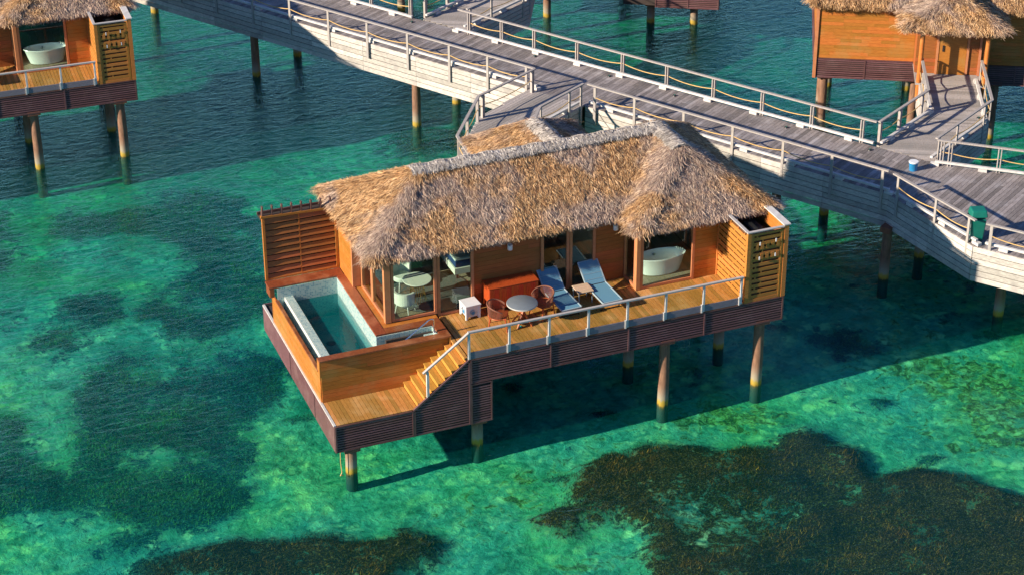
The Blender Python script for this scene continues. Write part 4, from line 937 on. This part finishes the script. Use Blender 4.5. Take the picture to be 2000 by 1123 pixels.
l1 = lounger(); l1.location = (3.72, 1.06, D); l1.rotation_euler = (0, 0, R(3))
tag(l1, 'blue mesh sun lounger beside the red cabinet, mostly in shade', 'sun lounger', 'sun loungers')
l2 = copy_tree(l1); l2.location = (5.05, 1.02, D); l2.rotation_euler = (0, 0, R(2)); l2['label'] = 'blue mesh sun lounger between the pale side table and the bathroom glass'
l3 = copy_tree(l1); l3['label'] = 'blue lounger cut off by the left picture edge on the far villa deck'

def side_table():
    o = empty('side_table')
    t = MB()
    for k in range(4): t.box(-.26, -.26+k*.131, .39, .26, -.26+k*.131+.127, .42)
    t.build('tabletop', MT['teaklight'], o, bevel=.006)
    for x in (-.22, .22):
        for y in (-.22, .22): MB().beam((x, y, 0), (x, y, .39), .025, .025).build('leg', MT['bluegrey'], o)
    return o
st = side_table(); st.location = (4.48, 2.0, D); tag(st, 'low square side table with pale wooden top between the two loungers', 'side table')

def armchair():
    o = empty('outdoor_armchair')     # faces +X
    s = MB()
    for k in range(5): s.box(-.24+k*.10, -.25, .40, -.24+k*.10+.094, .25, .435)
    s.build('seat', MT['chair'], o, bevel=.006)
    n = 26; arc = []
    for i in range(n+1):
        t = R(62)+R(236)*i/n; arc.append((math.cos(t)*.29, math.sin(t)*.30, t))
    ht = lambda t: .80-.16*abs((t-math.pi)/R(118))**2.2
    MB().tube([(x*1.06, y*1.06, ht(t)) for x, y, t in arc], .02, 8).build('top_rail', MT['weave'], o, smooth=True)
    MB().tube([(x*.92, y*.92, .415) for x, y, t in arc], .022, 8).build('seat_rail', MT['chair'], o, smooth=True)
    c = MB()
    for i in range(2*n+1):
        t = R(62)+R(236)*i/(2*n); x, y = math.cos(t)*.29, math.sin(t)*.30
        c.tube([(x*.93, y*.93, .42), (x*1.06, y*1.06, ht(t))], .0065, 5)
    c.build('backrest', MT['weave'], o)
    for x, y in ((.22, .22), (.22, -.22), (-.20, .20), (-.20, -.20)):
        MB().tube([(x*1.25, y*1.15, 0), (x, y, .41)], [.014, .024], 8).build('leg', MT['chair'], o, smooth=True)
    return o
c1 = armchair(); c1.location = (1.47, 1.42, D); c1.rotation_euler = (0, 0, R(-28)); c1.scale = (1.1, 1.1, 1.04); tag(c1, 'curved slat-back wooden armchair between the white box and the round table', 'chair', 'armchairs at the round table')
c2 = copy_tree(c1); c2.location = (2.98, 1.60, D); c2.rotation_euler = (0, 0, R(205)); c2['label'] = 'curved slat-back wooden armchair between the round table and the shaded lounger'

def round_table():
    o = empty('round_table')
    MB().lathe([(.001, .750), (.455, .750), (.47, .742)], n=48).build('tabletop', MT['tabletop'], o, smooth=True)
    MB().lathe([(.47, .742), (.475, .73), (.475, .705), (.46, .695), (.001, .695)], n=48).build('table_edge', MT['tableedge'], o, smooth=True)
    for k in range(4):
        a = R(45+90*k); b = a+R(165)
        MB().beam((.33*math.cos(a), .33*math.sin(a), .0), (.16*math.cos(b), .16*math.sin(b), .70), .06, .045).build('leg', MT['chair'], o, bevel=.004)
    return o
rt = round_table(); rt.location = (2.21, 1.34, D); tag(rt, 'round grey-topped table with crossed wooden legs on the deck', 'table')
bk = empty('turquoise_book', (2.07, 1.20, D+.0), R(10)); tag(bk, 'small turquoise packet lying on the deck under the round table', 'packet')
MB().box(-.06, -.045, .0, .06, .045, .018).build('cover', MT['cyan'], bk, bevel=.003); MB().box(-.055, -.04, .0185, .055, .04, .022).build('pages', MT['cyan'], bk)

def cabinet():
    o = empty('outdoor_cabinet')
    MB().box(0, 0, .14, 1.60, .62, .835).build('body', MT['cabinet'], o, bevel=.006)
    for x0, x1 in ((-.01, .797), (.803, 1.61)): MB().box(x0, -.02, .84, x1, .63, .87).build('top_panel', MT['cabinet'], o, bevel=.004)
    for k in range(4):
        d = MB()
        for j in range(5): d.box(.01+k*.395+j*.078, -.018, .17, .01+k*.395+j*.078+.073, -.001, .82)
        d.build('door', MT['cabinet'], o)
    for x in (.05, 1.5):
        for y in (.04, .56): MB().box(x, y, 0, x+.05, y+.05, .14).build('leg', MT['cabinet'], o)
    return o
cb = cabinet(); cb.location = (1.50, 2.24, D); tag(cb, 'glossy reddish wood cabinet with four doors against the shaded wall', 'cabinet')

def white_box():
    o = empty('white_cooler_box')
    s = MB(); w = .46
    def side(flip):
        pass
    # four walls with an arched opening on each: posts, lintel and arch segments
    W = w/2; t = .02; ah, aw = .33, .15
    def wall(ax):
        poly = [(-W+.02, .04), (-aw, .04)]
        for k in range(11): a = math.pi-math.pi*k/10; poly.append((aw*math.cos(a), ah-.15+.0+.15*math.sin(a)+.02))
        poly += [(aw, .04), (W-.02, .04), (W-.02, .45), (-W+.02, .45)]
        return poly
    for sgn in (-1, 1):
        s.prism(wall(0), sgn*W*.94, sgn*(W*.94-t), 'y'); s.prism(wall(0), sgn*W*.94, sgn*(W*.94-t), 'x')
    for a in (-1, 1):
        for b in (-1, 1): s.cbox(a*W*.93, b*W*.93, .0, .06, .06, .45)
    s.build('body', MT['white'], o, bevel=.004)
    MB().cbox(0, 0, .45, w+.06, w+.06, .03).build('lid', MT['white'], o, bevel=.01)
    MB().cbox(0, 0, .06, w*.8, w*.8, .36).build('inner_box', MT['white'], o)
    for (x, y, ax) in ((0, -W*.82, 'y'), (-W*.82, 0, 'x')):
        p = [(x, y, .2), (x, y-.03, .2)] if ax == 'y' else [(x, y, .2), (x-.03, y, .2)]
        MB().tube(p, .085, 20).build('porthole', MT['bluegrey'], o, smooth=True)
        q = [(x, y-.03, .2), (x, y-.036, .2)] if ax == 'y' else [(x-.03, y, .2), (x-.036, y, .2)]
        MB().tube(q, .055, 20).build('porthole_glass', MT['blueplastic'], o, smooth=True)
    for x, y in ((W+.02, -W*.5), (-W-.02, W*.5)): MB().tube([(x-.03, y, .26), (x+.03, y, .26)], .02, 10).build('latch', MT['white'], o)
    return o
wb_ = white_box(); wb_.location = (.93, 2.40, D); wb_.rotation_euler = (0, 0, R(4)); tag(wb_, 'white boxy cooler with arched sides and round portholes on deck', 'cooler box')

def bathtub():
    o = empty('bathtub')
    out = [(.001, .0), (.60, .0), (.68, .03), (.76, .25), (.86, .55), (.90, .60), (.885, .62), (.86, .60)]
    inn = [(.86, .60), (.80, .52), (.70, .22), (.58, .14), (.001, .13)]
    MB().lathe([(r*.93, z) for r, z in out], n=48, sy=.47).build('shell', MT['tub'], o, smooth=True)
    MB().lathe([(r*.93, z) for r, z in inn], n=48, sy=.47).build('basin', MT['tub'], o, smooth=True)
    MB().tube([(-.1, .335, .47), (-.1, .30, .47)], .045, 16).build('overflow', MT['steel'], o, smooth=True)
    f = MB()
    for k in range(4): f.tube([(.62+.05*k, .22-.05*k, .60), (.62+.05*k, .22-.05*k, .67)], .018, 10)
    f.tube([(.60, .12, .60), (.60, .12, .72), (.50, .10, .73)], .012, 8); f.build('tap', MT['steel'], o, smooth=True)
    return o
bt = bathtub(); bt.location = (7.45, 2.72, D+.03); bt.rotation_euler = (0, 0, R(-2)); tag(bt, 'white freestanding bathtub behind glass in the central villa', 'bathtub', 'freestanding bathtubs')
bt2 = copy_tree(bt); bt2['label'] = 'white bathtub behind glass in the shaded villa at upper left'

# interior of the bedroom
it = empty('bedroom_table', (-.26, 3.85, D+.02)); tag(it, 'round white table with brass wire base inside the bedroom glass', 'table')
MB().lathe([(.001, .74), (.44, .74), (.45, .73), (.44, .71), (.001, .71)], n=40).build('tabletop', MT['cream'], it, smooth=True)
w = MB()
for k in range(20):
    a = 2*math.pi*k/20; w.tube([(.28*math.cos(a), .28*math.sin(a), .0), (.17*math.cos(a+.5), .17*math.sin(a+.5), .70)], .008, 5)
w.build('base', MT['brass'], it)
def lounge_chair():
    o = empty('lounge_chair')
    MB().lathe([(.001, .32), (.27, .32), (.30, .35), (.30, .43), (.26, .47), (.001, .48)], n=28).build('seat', MT['cream'], o, smooth=True)
    b = MB()
    for i in range(14):
        t = R(95)+R(170)*i/14; t2 = R(95)+R(170)*(i+1)/14
        b.quadbox([(math.cos(t)*.27, math.sin(t)*.27, .40), (math.cos(t2)*.27, math.sin(t2)*.27, .40), (math.cos(t2)*.35, math.sin(t2)*.35, .40), (math.cos(t)*.35, math.sin(t)*.35, .40),
                   (math.cos(t)*.29, math.sin(t)*.29, .78), (math.cos(t2)*.29, math.sin(t2)*.29, .78), (math.cos(t2)*.36, math.sin(t2)*.36, .78), (math.cos(t)*.36, math.sin(t)*.36, .78)])
    b.build('backrest', MT['cream'], o, smooth=True)
    for x, y in ((.18, .18), (.18, -.18), (-.18, .18), (-.18, -.18)): MB().tube([(x*1.3, y*1.3, 0), (x, y, .33)], [.012, .02], 8).build('leg', MT['cream'], o, smooth=True)
    return o
ch = lounge_chair(); ch.location = (-.45, 4.75, D+.02); ch.rotation_euler = (0, 0, R(-80)); tag(ch, 'cream tub chair behind the round white bedroom table', 'chair', 'cream bedroom chairs')
ch2 = copy_tree(ch); ch2.location = (-.85, 3.30, D+.02); ch2.rotation_euler = (0, 0, R(45)); ch2['label'] = 'cream tub chair near the glass corner, front of the bedroom table'
bd = empty('bed', (1.22, 4.55, D+.02)); tag(bd, 'bed with quilted white top and navy mattress side behind glass', 'bed')
MB().box(0, 0, .20, 1.9, 2.1, .42).build('bed_frame', MT['cream'], bd, bevel=.01)
MB().box(.03, .03, .43, 1.87, 2.07, .66).build('mattress', MT['navy'], bd, bevel=.03)
MB().box(.02, .02, .662, 1.88, 2.08, .74).build('quilt', MT['mattress'], bd, bevel=.03)
for x in (.1, 1.75):
    for y in (.1, 1.95): MB().box(x, y, 0, x+.06, y+.06, .2).build('leg', MT['black'], bd)
rg = empty('rug', (.3, 4.2, D+.024)); tag(rg, 'dark grey round rug under the bedroom table', 'rug')
MB().lathe([(.001, .008), (1.25, .008), (1.27, 0)], n=48).build('pile_surface', MT['rug'], rg); MB().lathe([(1.271, .0), (1.285, .010), (1.30, .0)], n=48).build('binding', MT['black'], rg)

# ------------------------------------------------------------------ neighbouring villas
def place(root, X, Y, a, extra=()):
    root.location = (X, Y, 0); root.rotation_euler = (0, 0, a)
def local_to_world(X, Y, a, p): c, s = math.cos(a), math.sin(a); return (X+p[0]*c-p[1]*s, Y+p[0]*s+p[1]*c)
def origin_for(a, lp, wp): c, s = math.cos(a), math.sin(a); return (wp[0]-(lp[0]*c-lp[1]*s), wp[1]-(lp[0]*s+lp[1]*c))
aTL = R(-2.3); oTL = origin_for(aTL, (10.36, 0), (-4.60, 23.80))
vTL = copy_tree(villa); place(vTL, *oTL, aTL); vTL['label'] = 'thatched villa cut off by the upper left corner, its deck in dim light'
p = local_to_world(*oTL, aTL, (7.45, 2.72)); bt2.location = (p[0], p[1], D+.03); bt2.rotation_euler = (0, 0, aTL-R(2))
p = local_to_world(*oTL, aTL, (5.05, 1.02)); l3.location = (p[0], p[1], D); l3.rotation_euler = (0, 0, aTL+R(2))
aR = R(151.7); oR = origin_for(aR, (10.40, 7.33), (20.24, 16.13))
vR = copy_tree(villa); place(vR, *oR, aR); vR['label'] = 'thatched villa at the upper right seen from its orange entrance side'
oM = origin_for(aR, (-4.2, 7.72), (21.63, 26.91))
vM = copy_tree(villa); place(vM, *oM, aR); vM['label'] = 'villa above the top edge, only its dark slatted base and piles showing'

# ------------------------------------------------------------------ boardwalk
W = 3.10
u = Vector((.54, -.8417)); nrm = Vector((.8417, .54)); ang_n = math.atan2(.54, .8417)
def wp(s, n): v = u*s+nrm*n; return (v.x, v.y)
near_corner = wp(5.02, 17.0); farc_l = (18.52, 8.30); farc_r = (19.80, 6.38)
poly = [wp(-42, 17.03), near_corner, (17.66, .70), (18.78, -.75), (30, -15), (34, -12), (22.9, 3.75), farc_r, farc_l, wp(-42, 20.13)]
bw = empty('boardwalk'); tag(bw, 'long weathered grey boardwalk on brown piles crossing behind the villa', 'boardwalk')
d = MB(); plank_fill(d, poly, ang_n, .145, .010, W-.05, W, 2.6); d.build('deck', MT['walkdeck'], bw)
sb_ = MB()
inner = [wp(-42, 17.15), wp(4.9, 17.15), (17.8, .75), (18.9, -.65), (30, -14.6), (33.6, -12), (22.7, 3.65), (19.6, 6.3), (18.4, 8.1), wp(-42, 20.0)]
sb_.prism(inner, 2.0, W-.055, 'z'); sb_.build('underframe', MT['darkwood'], bw)
def fascia(parent, pts, z0=1.85, z1=W-.005, seg=2.6, rows=6):
    mb = MB()
    for a, b in zip(pts[:-1], pts[1:]):
        a, b = Vector(a), Vector(b); L = (b-a).length; dd = (b-a)/L; nn = Vector((dd.y, -dd.x)); t = 0
        k = max(1, round(L/seg)); sg = L/k; bh = (z1-z0)/rows
        for i in range(k):
            for r_ in range(rows):
                e = .035+random.uniform(-.003, .003); s0, s1 = i*sg+.006, (i+1)*sg-.006
                A, B = a+dd*s0, a+dd*s1; c = [A, B, B+nn*e, A+nn*e]
                mb.quadbox([(v.x, v.y, z0+r_*bh+.012) for v in c]+[(v.x, v.y, z0+(r_+1)*bh-.014) for v in c])
    return mb.build('fascia', MT['greyskirt'], parent)
nearL_end = wp(-7.1+.0, 17.03)
fascia(bw, [wp(-42, 17.03), wp(-10.0, 17.03)])
fascia(bw, [wp(-7.4, 17.03), near_corner, (17.66, .70), (18.78, -.75), (30, -15)])
fascia(bw, [(34, -12), (22.9, 3.75), farc_r]); fascia(bw, [farc_l, wp(-17.35, 20.13)]); fascia(bw, [wp(-19.4, 20.13), wp(-42, 20.13)])
for s_, n_ in [(-15.6, 17.30), (-24.1, 17.30), (-32.5, 17.3), (-4.4, 17.3), (-15.6, 19.9), (-24.1, 19.9), (-32.5, 19.9), (1.2, 19.9), (.6, 17.3)]:
    x, y = wp(s_, n_)
    o = MB().tube([(x, y, -3.0), (x, y, 0), (x, y, 1.9)], [.18, .175, .16], 20).build('pile', MT['pile'], bw, smooth=True)
    MB().cbox(x, y, 1.82, .5, .36, .20, ang_n).build('pile_cap', MT['rust'], o)
for x, y in ((16.98, 4.75), (18.93, 5.64), (19.25, 1.11), (22.6, 3.0)):
    o = MB().tube([(x, y, -3.0), (x, y, 0), (x, y, 1.9)], [.18, .175, .16], 20).build('pile', MT['pile'], bw, smooth=True)
    MB().cbox(x, y, 1.82, .5, .36, .20, .6).build('pile_cap', MT['rust'], o)

def ramp_deck(name, poly, ang, label, sides, piles):
    o = empty(name); tag(o, label, 'ramp', 'entrance ramps')
    d = MB(); plank_fill(d, poly, ang, .14, .012, W-.04, W+.006); d.build('deck', MT['rampdeck'], o)
    c = Vector((sum(p[0] for p in poly)/len(poly), sum(p[1] for p in poly)/len(poly)))
    und = [tuple(c+(Vector(p)-c)*.95) for p in poly]
    MB().prism(und, 2.2, W-.045, 'z').build('underframe', MT['darkwood'], o)
    for s in sides: fascia(o, s, 1.95)
    for x, y in piles: 
        q = MB().tube([(x, y, -3.0), (x, y, 0), (x, y, 2.2)], [.17, .17, .155], 18).build('pile', MT['pile'], o, smooth=True)
        MB().cbox(x, y, 2.05, .45, .45, .16).build('pile_cap', MT['rust'], q)
    return o
mp_ = [wp(-7.25, 17.02), (6.40, 15.95), (4.30, 12.75), (4.10, 9.26), (6.60, 9.26), (7.05, 12.85), (7.90, 14.10), (10.10, 15.42), wp(-4.85, 17.02)]
rm = ramp_deck('entrance_ramp', [(8.95, 17.55), (6.35, 15.95), (4.30, 12.85), (4.10, 9.27), (6.60, 9.27), (7.15, 12.85), (7.95, 14.05), (10.15, 15.42), (10.3, 15.55)], R(30),
    'weathered ramp from the boardwalk down to the central villa, behind its porch roof', [[(6.60, 9.27), (7.15, 12.85), (7.95, 14.05), (10.15, 15.42)], [(8.95, 17.55), (6.35, 15.95), (4.30, 12.85), (4.10, 9.27)]], [(5.3, 12.6)])
RP = [(18.56, 8.30), (21.60, 10.12), (23.00, 12.95), (24.85, 11.85), (23.25, 8.62), (19.75, 6.45)]
rr_ = ramp_deck('entrance_ramp', RP, R(-28), 'pale ramp from the boardwalk to the entrance of the orange-walled villa at right',
    [[(19.75, 6.45), (23.25, 8.62), (24.85, 11.85)], [(23.00, 12.95), (21.60, 10.12), (18.56, 8.30)]], [(22.3, 9.6)])
SH = (-10.95, 17.3)
rt2 = ramp_deck('entrance_ramp', [(x+SH[0], y+SH[1]) for x, y in RP], R(-28), 'ramp branching off the boardwalk at the top edge of the picture',
    [[(x+SH[0], y+SH[1]) for x, y in [(19.75, 6.45), (23.25, 8.62), (24.85, 11.85)]], [(x+SH[0], y+SH[1]) for x, y in [(23.00, 12.95), (21.60, 10.12), (18.56, 8.30)]]], [(11.3, 26.9)])

# ------------------------------------------------------------------ rope railings
HR = .93
def lerp(a, b, t): return (a[0]+(b[0]-a[0])*t, a[1]+(b[1]-a[1])*t)
def railing(pts, posts, label, outer=True, double=False, kerb=True, side=1, low=-.62, rope_ends=False):
    """pts: handrail polyline; posts: positions; side=+1 when the walk lies on the left of the direction of travel"""
    o = empty('rope_railing', (pts[0][0], pts[0][1], W)); tag(o, label, 'railing', 'rope railings along the boardwalk and ramps')
    ox, oy = pts[0]
    L3 = lambda p, z: (p[0]-ox, p[1]-oy, z)
    for a, b in zip(pts[:-1], pts[1:]):
        MB().beam(L3(a, HR-.025), L3(b, HR-.025), .11, .05).build('handrail', MT['grey'], o, bevel=.006)
        if kerb:
            a_, b_ = Vector(a), Vector(b); dd = (b_-a_).normalized(); nn = Vector((-dd.y, dd.x))*side
            k0, k1 = a_+nn*.14, b_+nn*.14
            MB().beam(L3(k0, .15), L3(k1, .15), .11, .075).build('kerb', MT['post'], o, bevel=.006)
            L = (b_-a_).length; n = max(1, round(L/2.05))
            for i in range(n+1):
                blk = MB()
                q = k0+(k1-k0)*((i+.5)/(n+.5) if n > 0 else .5)
                blk.cbox(q.x-ox, q.y-oy, .004, .16, .30, .10, math.atan2(dd.x, -dd.y))
                blk.build('kerb_block', MT['post'], o)
    for i, p in enumerate(posts):
        # direction at the post
        q = posts[min(i+1, len(posts)-1)]; r_ = posts[max(i-1, 0)]
        dd = Vector((q[0]-r_[0], q[1]-r_[1])).normalized() if len(posts) > 1 else Vector((1, 0))
        a = math.atan2(dd.y, dd.x); mb = MB()
        if double:
            for t in (-.05, .05): mb.cbox(p[0]-ox+dd.x*t, p[1]-oy+dd.y*t, -.25, .035, .10, HR+.20, a)
        else: mb.cbox(p[0]-ox, p[1]-oy, low, .10, .045, HR-low-.05, a)
        mb.build('post', MT['grey'], o, bevel=.004)
    for a, b in zip(posts[:-1], posts[1:]):
        L = math.hypot(b[0]-a[0], b[1]-a[1])
        if L < .25: continue
        pp = []
        for k in range(9):
            t = k/8; q = lerp(a, b, t); pp.append(L3(q, .50-.10*min(L/2, 1)*4*t*(1-t)))
        MB().tube(pp, .017, 6).build('rope', MT['rope'], o, smooth=True)
    return o
def along(a, b, first, n, step):
    a, b = Vector(a), Vector(b); d = (b-a).normalized(); return [tuple(a+d*(first+i*step)) for i in range(n)]
nl0, nl1 = wp(-32.5, 16.97), (9.09, 17.35)
posts = [(8.86, 17.62), (7.88, 19.11), (6.89, 20.63), (5.79, 22.34), (4.69, 24.01), (3.64, 25.76)]
pu = Vector((-.54, .8417))*2.03
for k in range(6): v = Vector((3.64, 25.76))+pu*(k+1); posts.append((v.x, v.y))
railing([nl0, nl1], posts[::-1], 'grey rope railing on the near side of the boardwalk, left of the villa ramp', side=1)
railing([(10.36, 15.32), (16.91, 4.90)], [(10.49, 14.94), (11.46, 13.57), (12.59, 11.82), (13.67, 10.09), (14.78, 8.41), (15.75, 6.70), (16.80, 5.10)],
        'grey rope railing on the near side behind the big thatched roof', side=1)
railing([(16.97, 4.68), (17.66, .72)], [(17.02, 4.45), (17.35, 2.6), (17.60, 1.0)], 'short near-side railing beside the green bin', side=1)
railing([(17.86, .42), (19.0, -1.05), (22.0, -4.9)], [(17.98, .28), (19.2, -1.3), (20.5, -3.0), (21.8, -4.7)], 'near-side railing running out past the right picture edge', side=1)
fr0 = (8.48, 23.94)
railing([fr0, (18.52, 8.48)][::-1], [(8.75, 23.42), (9.62, 22.09), (10.49, 20.84), (11.56, 19.09), (12.73, 17.43), (13.79, 15.75), (14.88, 14.03), (15.98, 12.26), (17.09, 10.55), (18.18, 8.86)][::-1],
        'long far-side rope railing between the two far ramps', double=True, side=1)
pl = [(7.15, 25.9)]
for k in range(7): pl.append((7.15-.54*2.05*(k+1), 25.9+.8417*2.05*(k+1)))
railing([(7.25, 25.75), (-.9, 38.4)], pl, 'far-side rope railing at the top left of the boardwalk', double=True, side=1)
railing([(22.9, 3.80), (19.72, 6.42)], [(22.7, 3.97), (21.35, 5.0), (20.05, 6.05), (19.85, 6.25)], 'far-side railing right of the pale ramp, cut by the right edge', double=True, side=1)
# ramp railings
railing([(9.09, 17.32), (6.27, 15.79), (4.38, 12.9), (4.12, 9.6)], [(8.95, 17.25), (6.45, 15.85), (6.15, 15.6), (5.2, 14.1), (4.42, 12.85), (4.15, 9.8)], 'left railing of the ramp to the central villa', kerb=False, side=-1, double=True)
railing([(10.23, 15.39), (7.98, 14.1), (7.21, 12.9), (6.75, 9.6)], [(10.1, 15.3), (9.5, 14.96), (8.0, 14.05), (7.25, 12.9), (6.8, 9.8)], 'right railing of the ramp to the central villa', side=-1)
def ramp_rails(dx, dy, tags):
    s = lambda L: [(x+dx, y+dy) for x, y in L]
    railing(s([(18.59, 8.44), (21.66, 10.21), (23.04, 12.98)]), s([(18.70, 8.52), (19.9, 9.2), (21.3, 10.02), (21.62, 10.25), (22.3, 11.6), (22.95, 12.9)]), tags[0], side=-1, double=True)
    railing(s([(19.75, 6.52), (23.31, 8.58), (24.93, 11.8)]), s([(19.95, 6.64), (21.1, 7.3), (22.9, 8.35), (23.3, 8.62), (24.1, 10.2), (24.85, 11.7)]), tags[1], side=1)
ramp_rails(0, 0, ('left railing of the pale ramp to the orange-walled villa', 'right railing of the pale ramp to the orange-walled villa'))
ramp_rails(*SH, ('left railing of the ramp at the top edge', 'right railing of the ramp at the top edge'))

# small things on the boardwalk
def deck_light(x, y, label):
    o = empty('deck_light', (x, y, W)); tag(o, label, 'light', 'small black lights on the boardwalk')
    MB().lathe([(.001, .05), (.05, .05), (.075, .03), (.085, 0)], n=16).build('housing', MT['black'], o, smooth=True)
    MB().lathe([(.001, .062), (.025, .058), (.03, .051)], n=12).build('lens', MT['greenplastic'], o)
for x, y, l in ((7.04, 25.45, 'small black deck light at the mouth of the top ramp'), (10.33, 20.38, 'small black deck light by the far kerb, first right of the top ramp'),
    (12.23, 17.54, 'small black deck light by the far kerb above the small porch roof'), (13.76, 14.99, 'small black deck light by the far kerb above the big roof ridge'),
    (16.3, 10.96, 'small black deck light by the far kerb above the roof right slope'), (18.15, 8.2, 'small black deck light at the foot of the pale ramp'), (23.17, 9.07, 'small black deck light at the bend of the pale ramp')):
    deck_light(x, y, l)
bu = empty('bucket', (18.73, 6.25, W)); tag(bu, 'blue bucket with a white lid standing at the boardwalk junction', 'bucket')
MB().lathe([(.001, .0), (.13, 0), (.16, .30), (.165, .31)], n=28).build('body', MT['blueplastic'], bu, smooth=True)
MB().lathe([(.168, .30), (.172, .33), (.16, .345), (.001, .345)], n=28).build('lid', MT['white'], bu, smooth=True)
bi = empty('waste_bin', (17.98, 1.12, W), R(-18)); tag(bi, 'green plastic waste bin with domed lid by the near railing', 'bin')
MB().quadbox([(-.20, -.19, 0), (.20, -.19, 0), (.20, .19, 0), (-.20, .19, 0), (-.25, -.24, .78), (.25, -.24, .78), (.25, .24, .78), (-.25, .24, .78)]).build('body', MT['greenplastic'], bi, bevel=.03)
MB().quadbox([(-.28, -.26, .86), (.28, -.26, .86), (.28, .26, .86), (-.28, .26, .86), (-.24, -.20, 1.10), (.24, -.20, 1.10), (.24, .20, 1.10), (-.24, .20, 1.10)]).box(-.26, .16, .76, .26, .25, .87).build('lid', MT['greenplastic'], bi, bevel=.04)
MB().box(-.262, -.14, .35, -.225, .06, .60).build('sticker', MT['white'], bi)
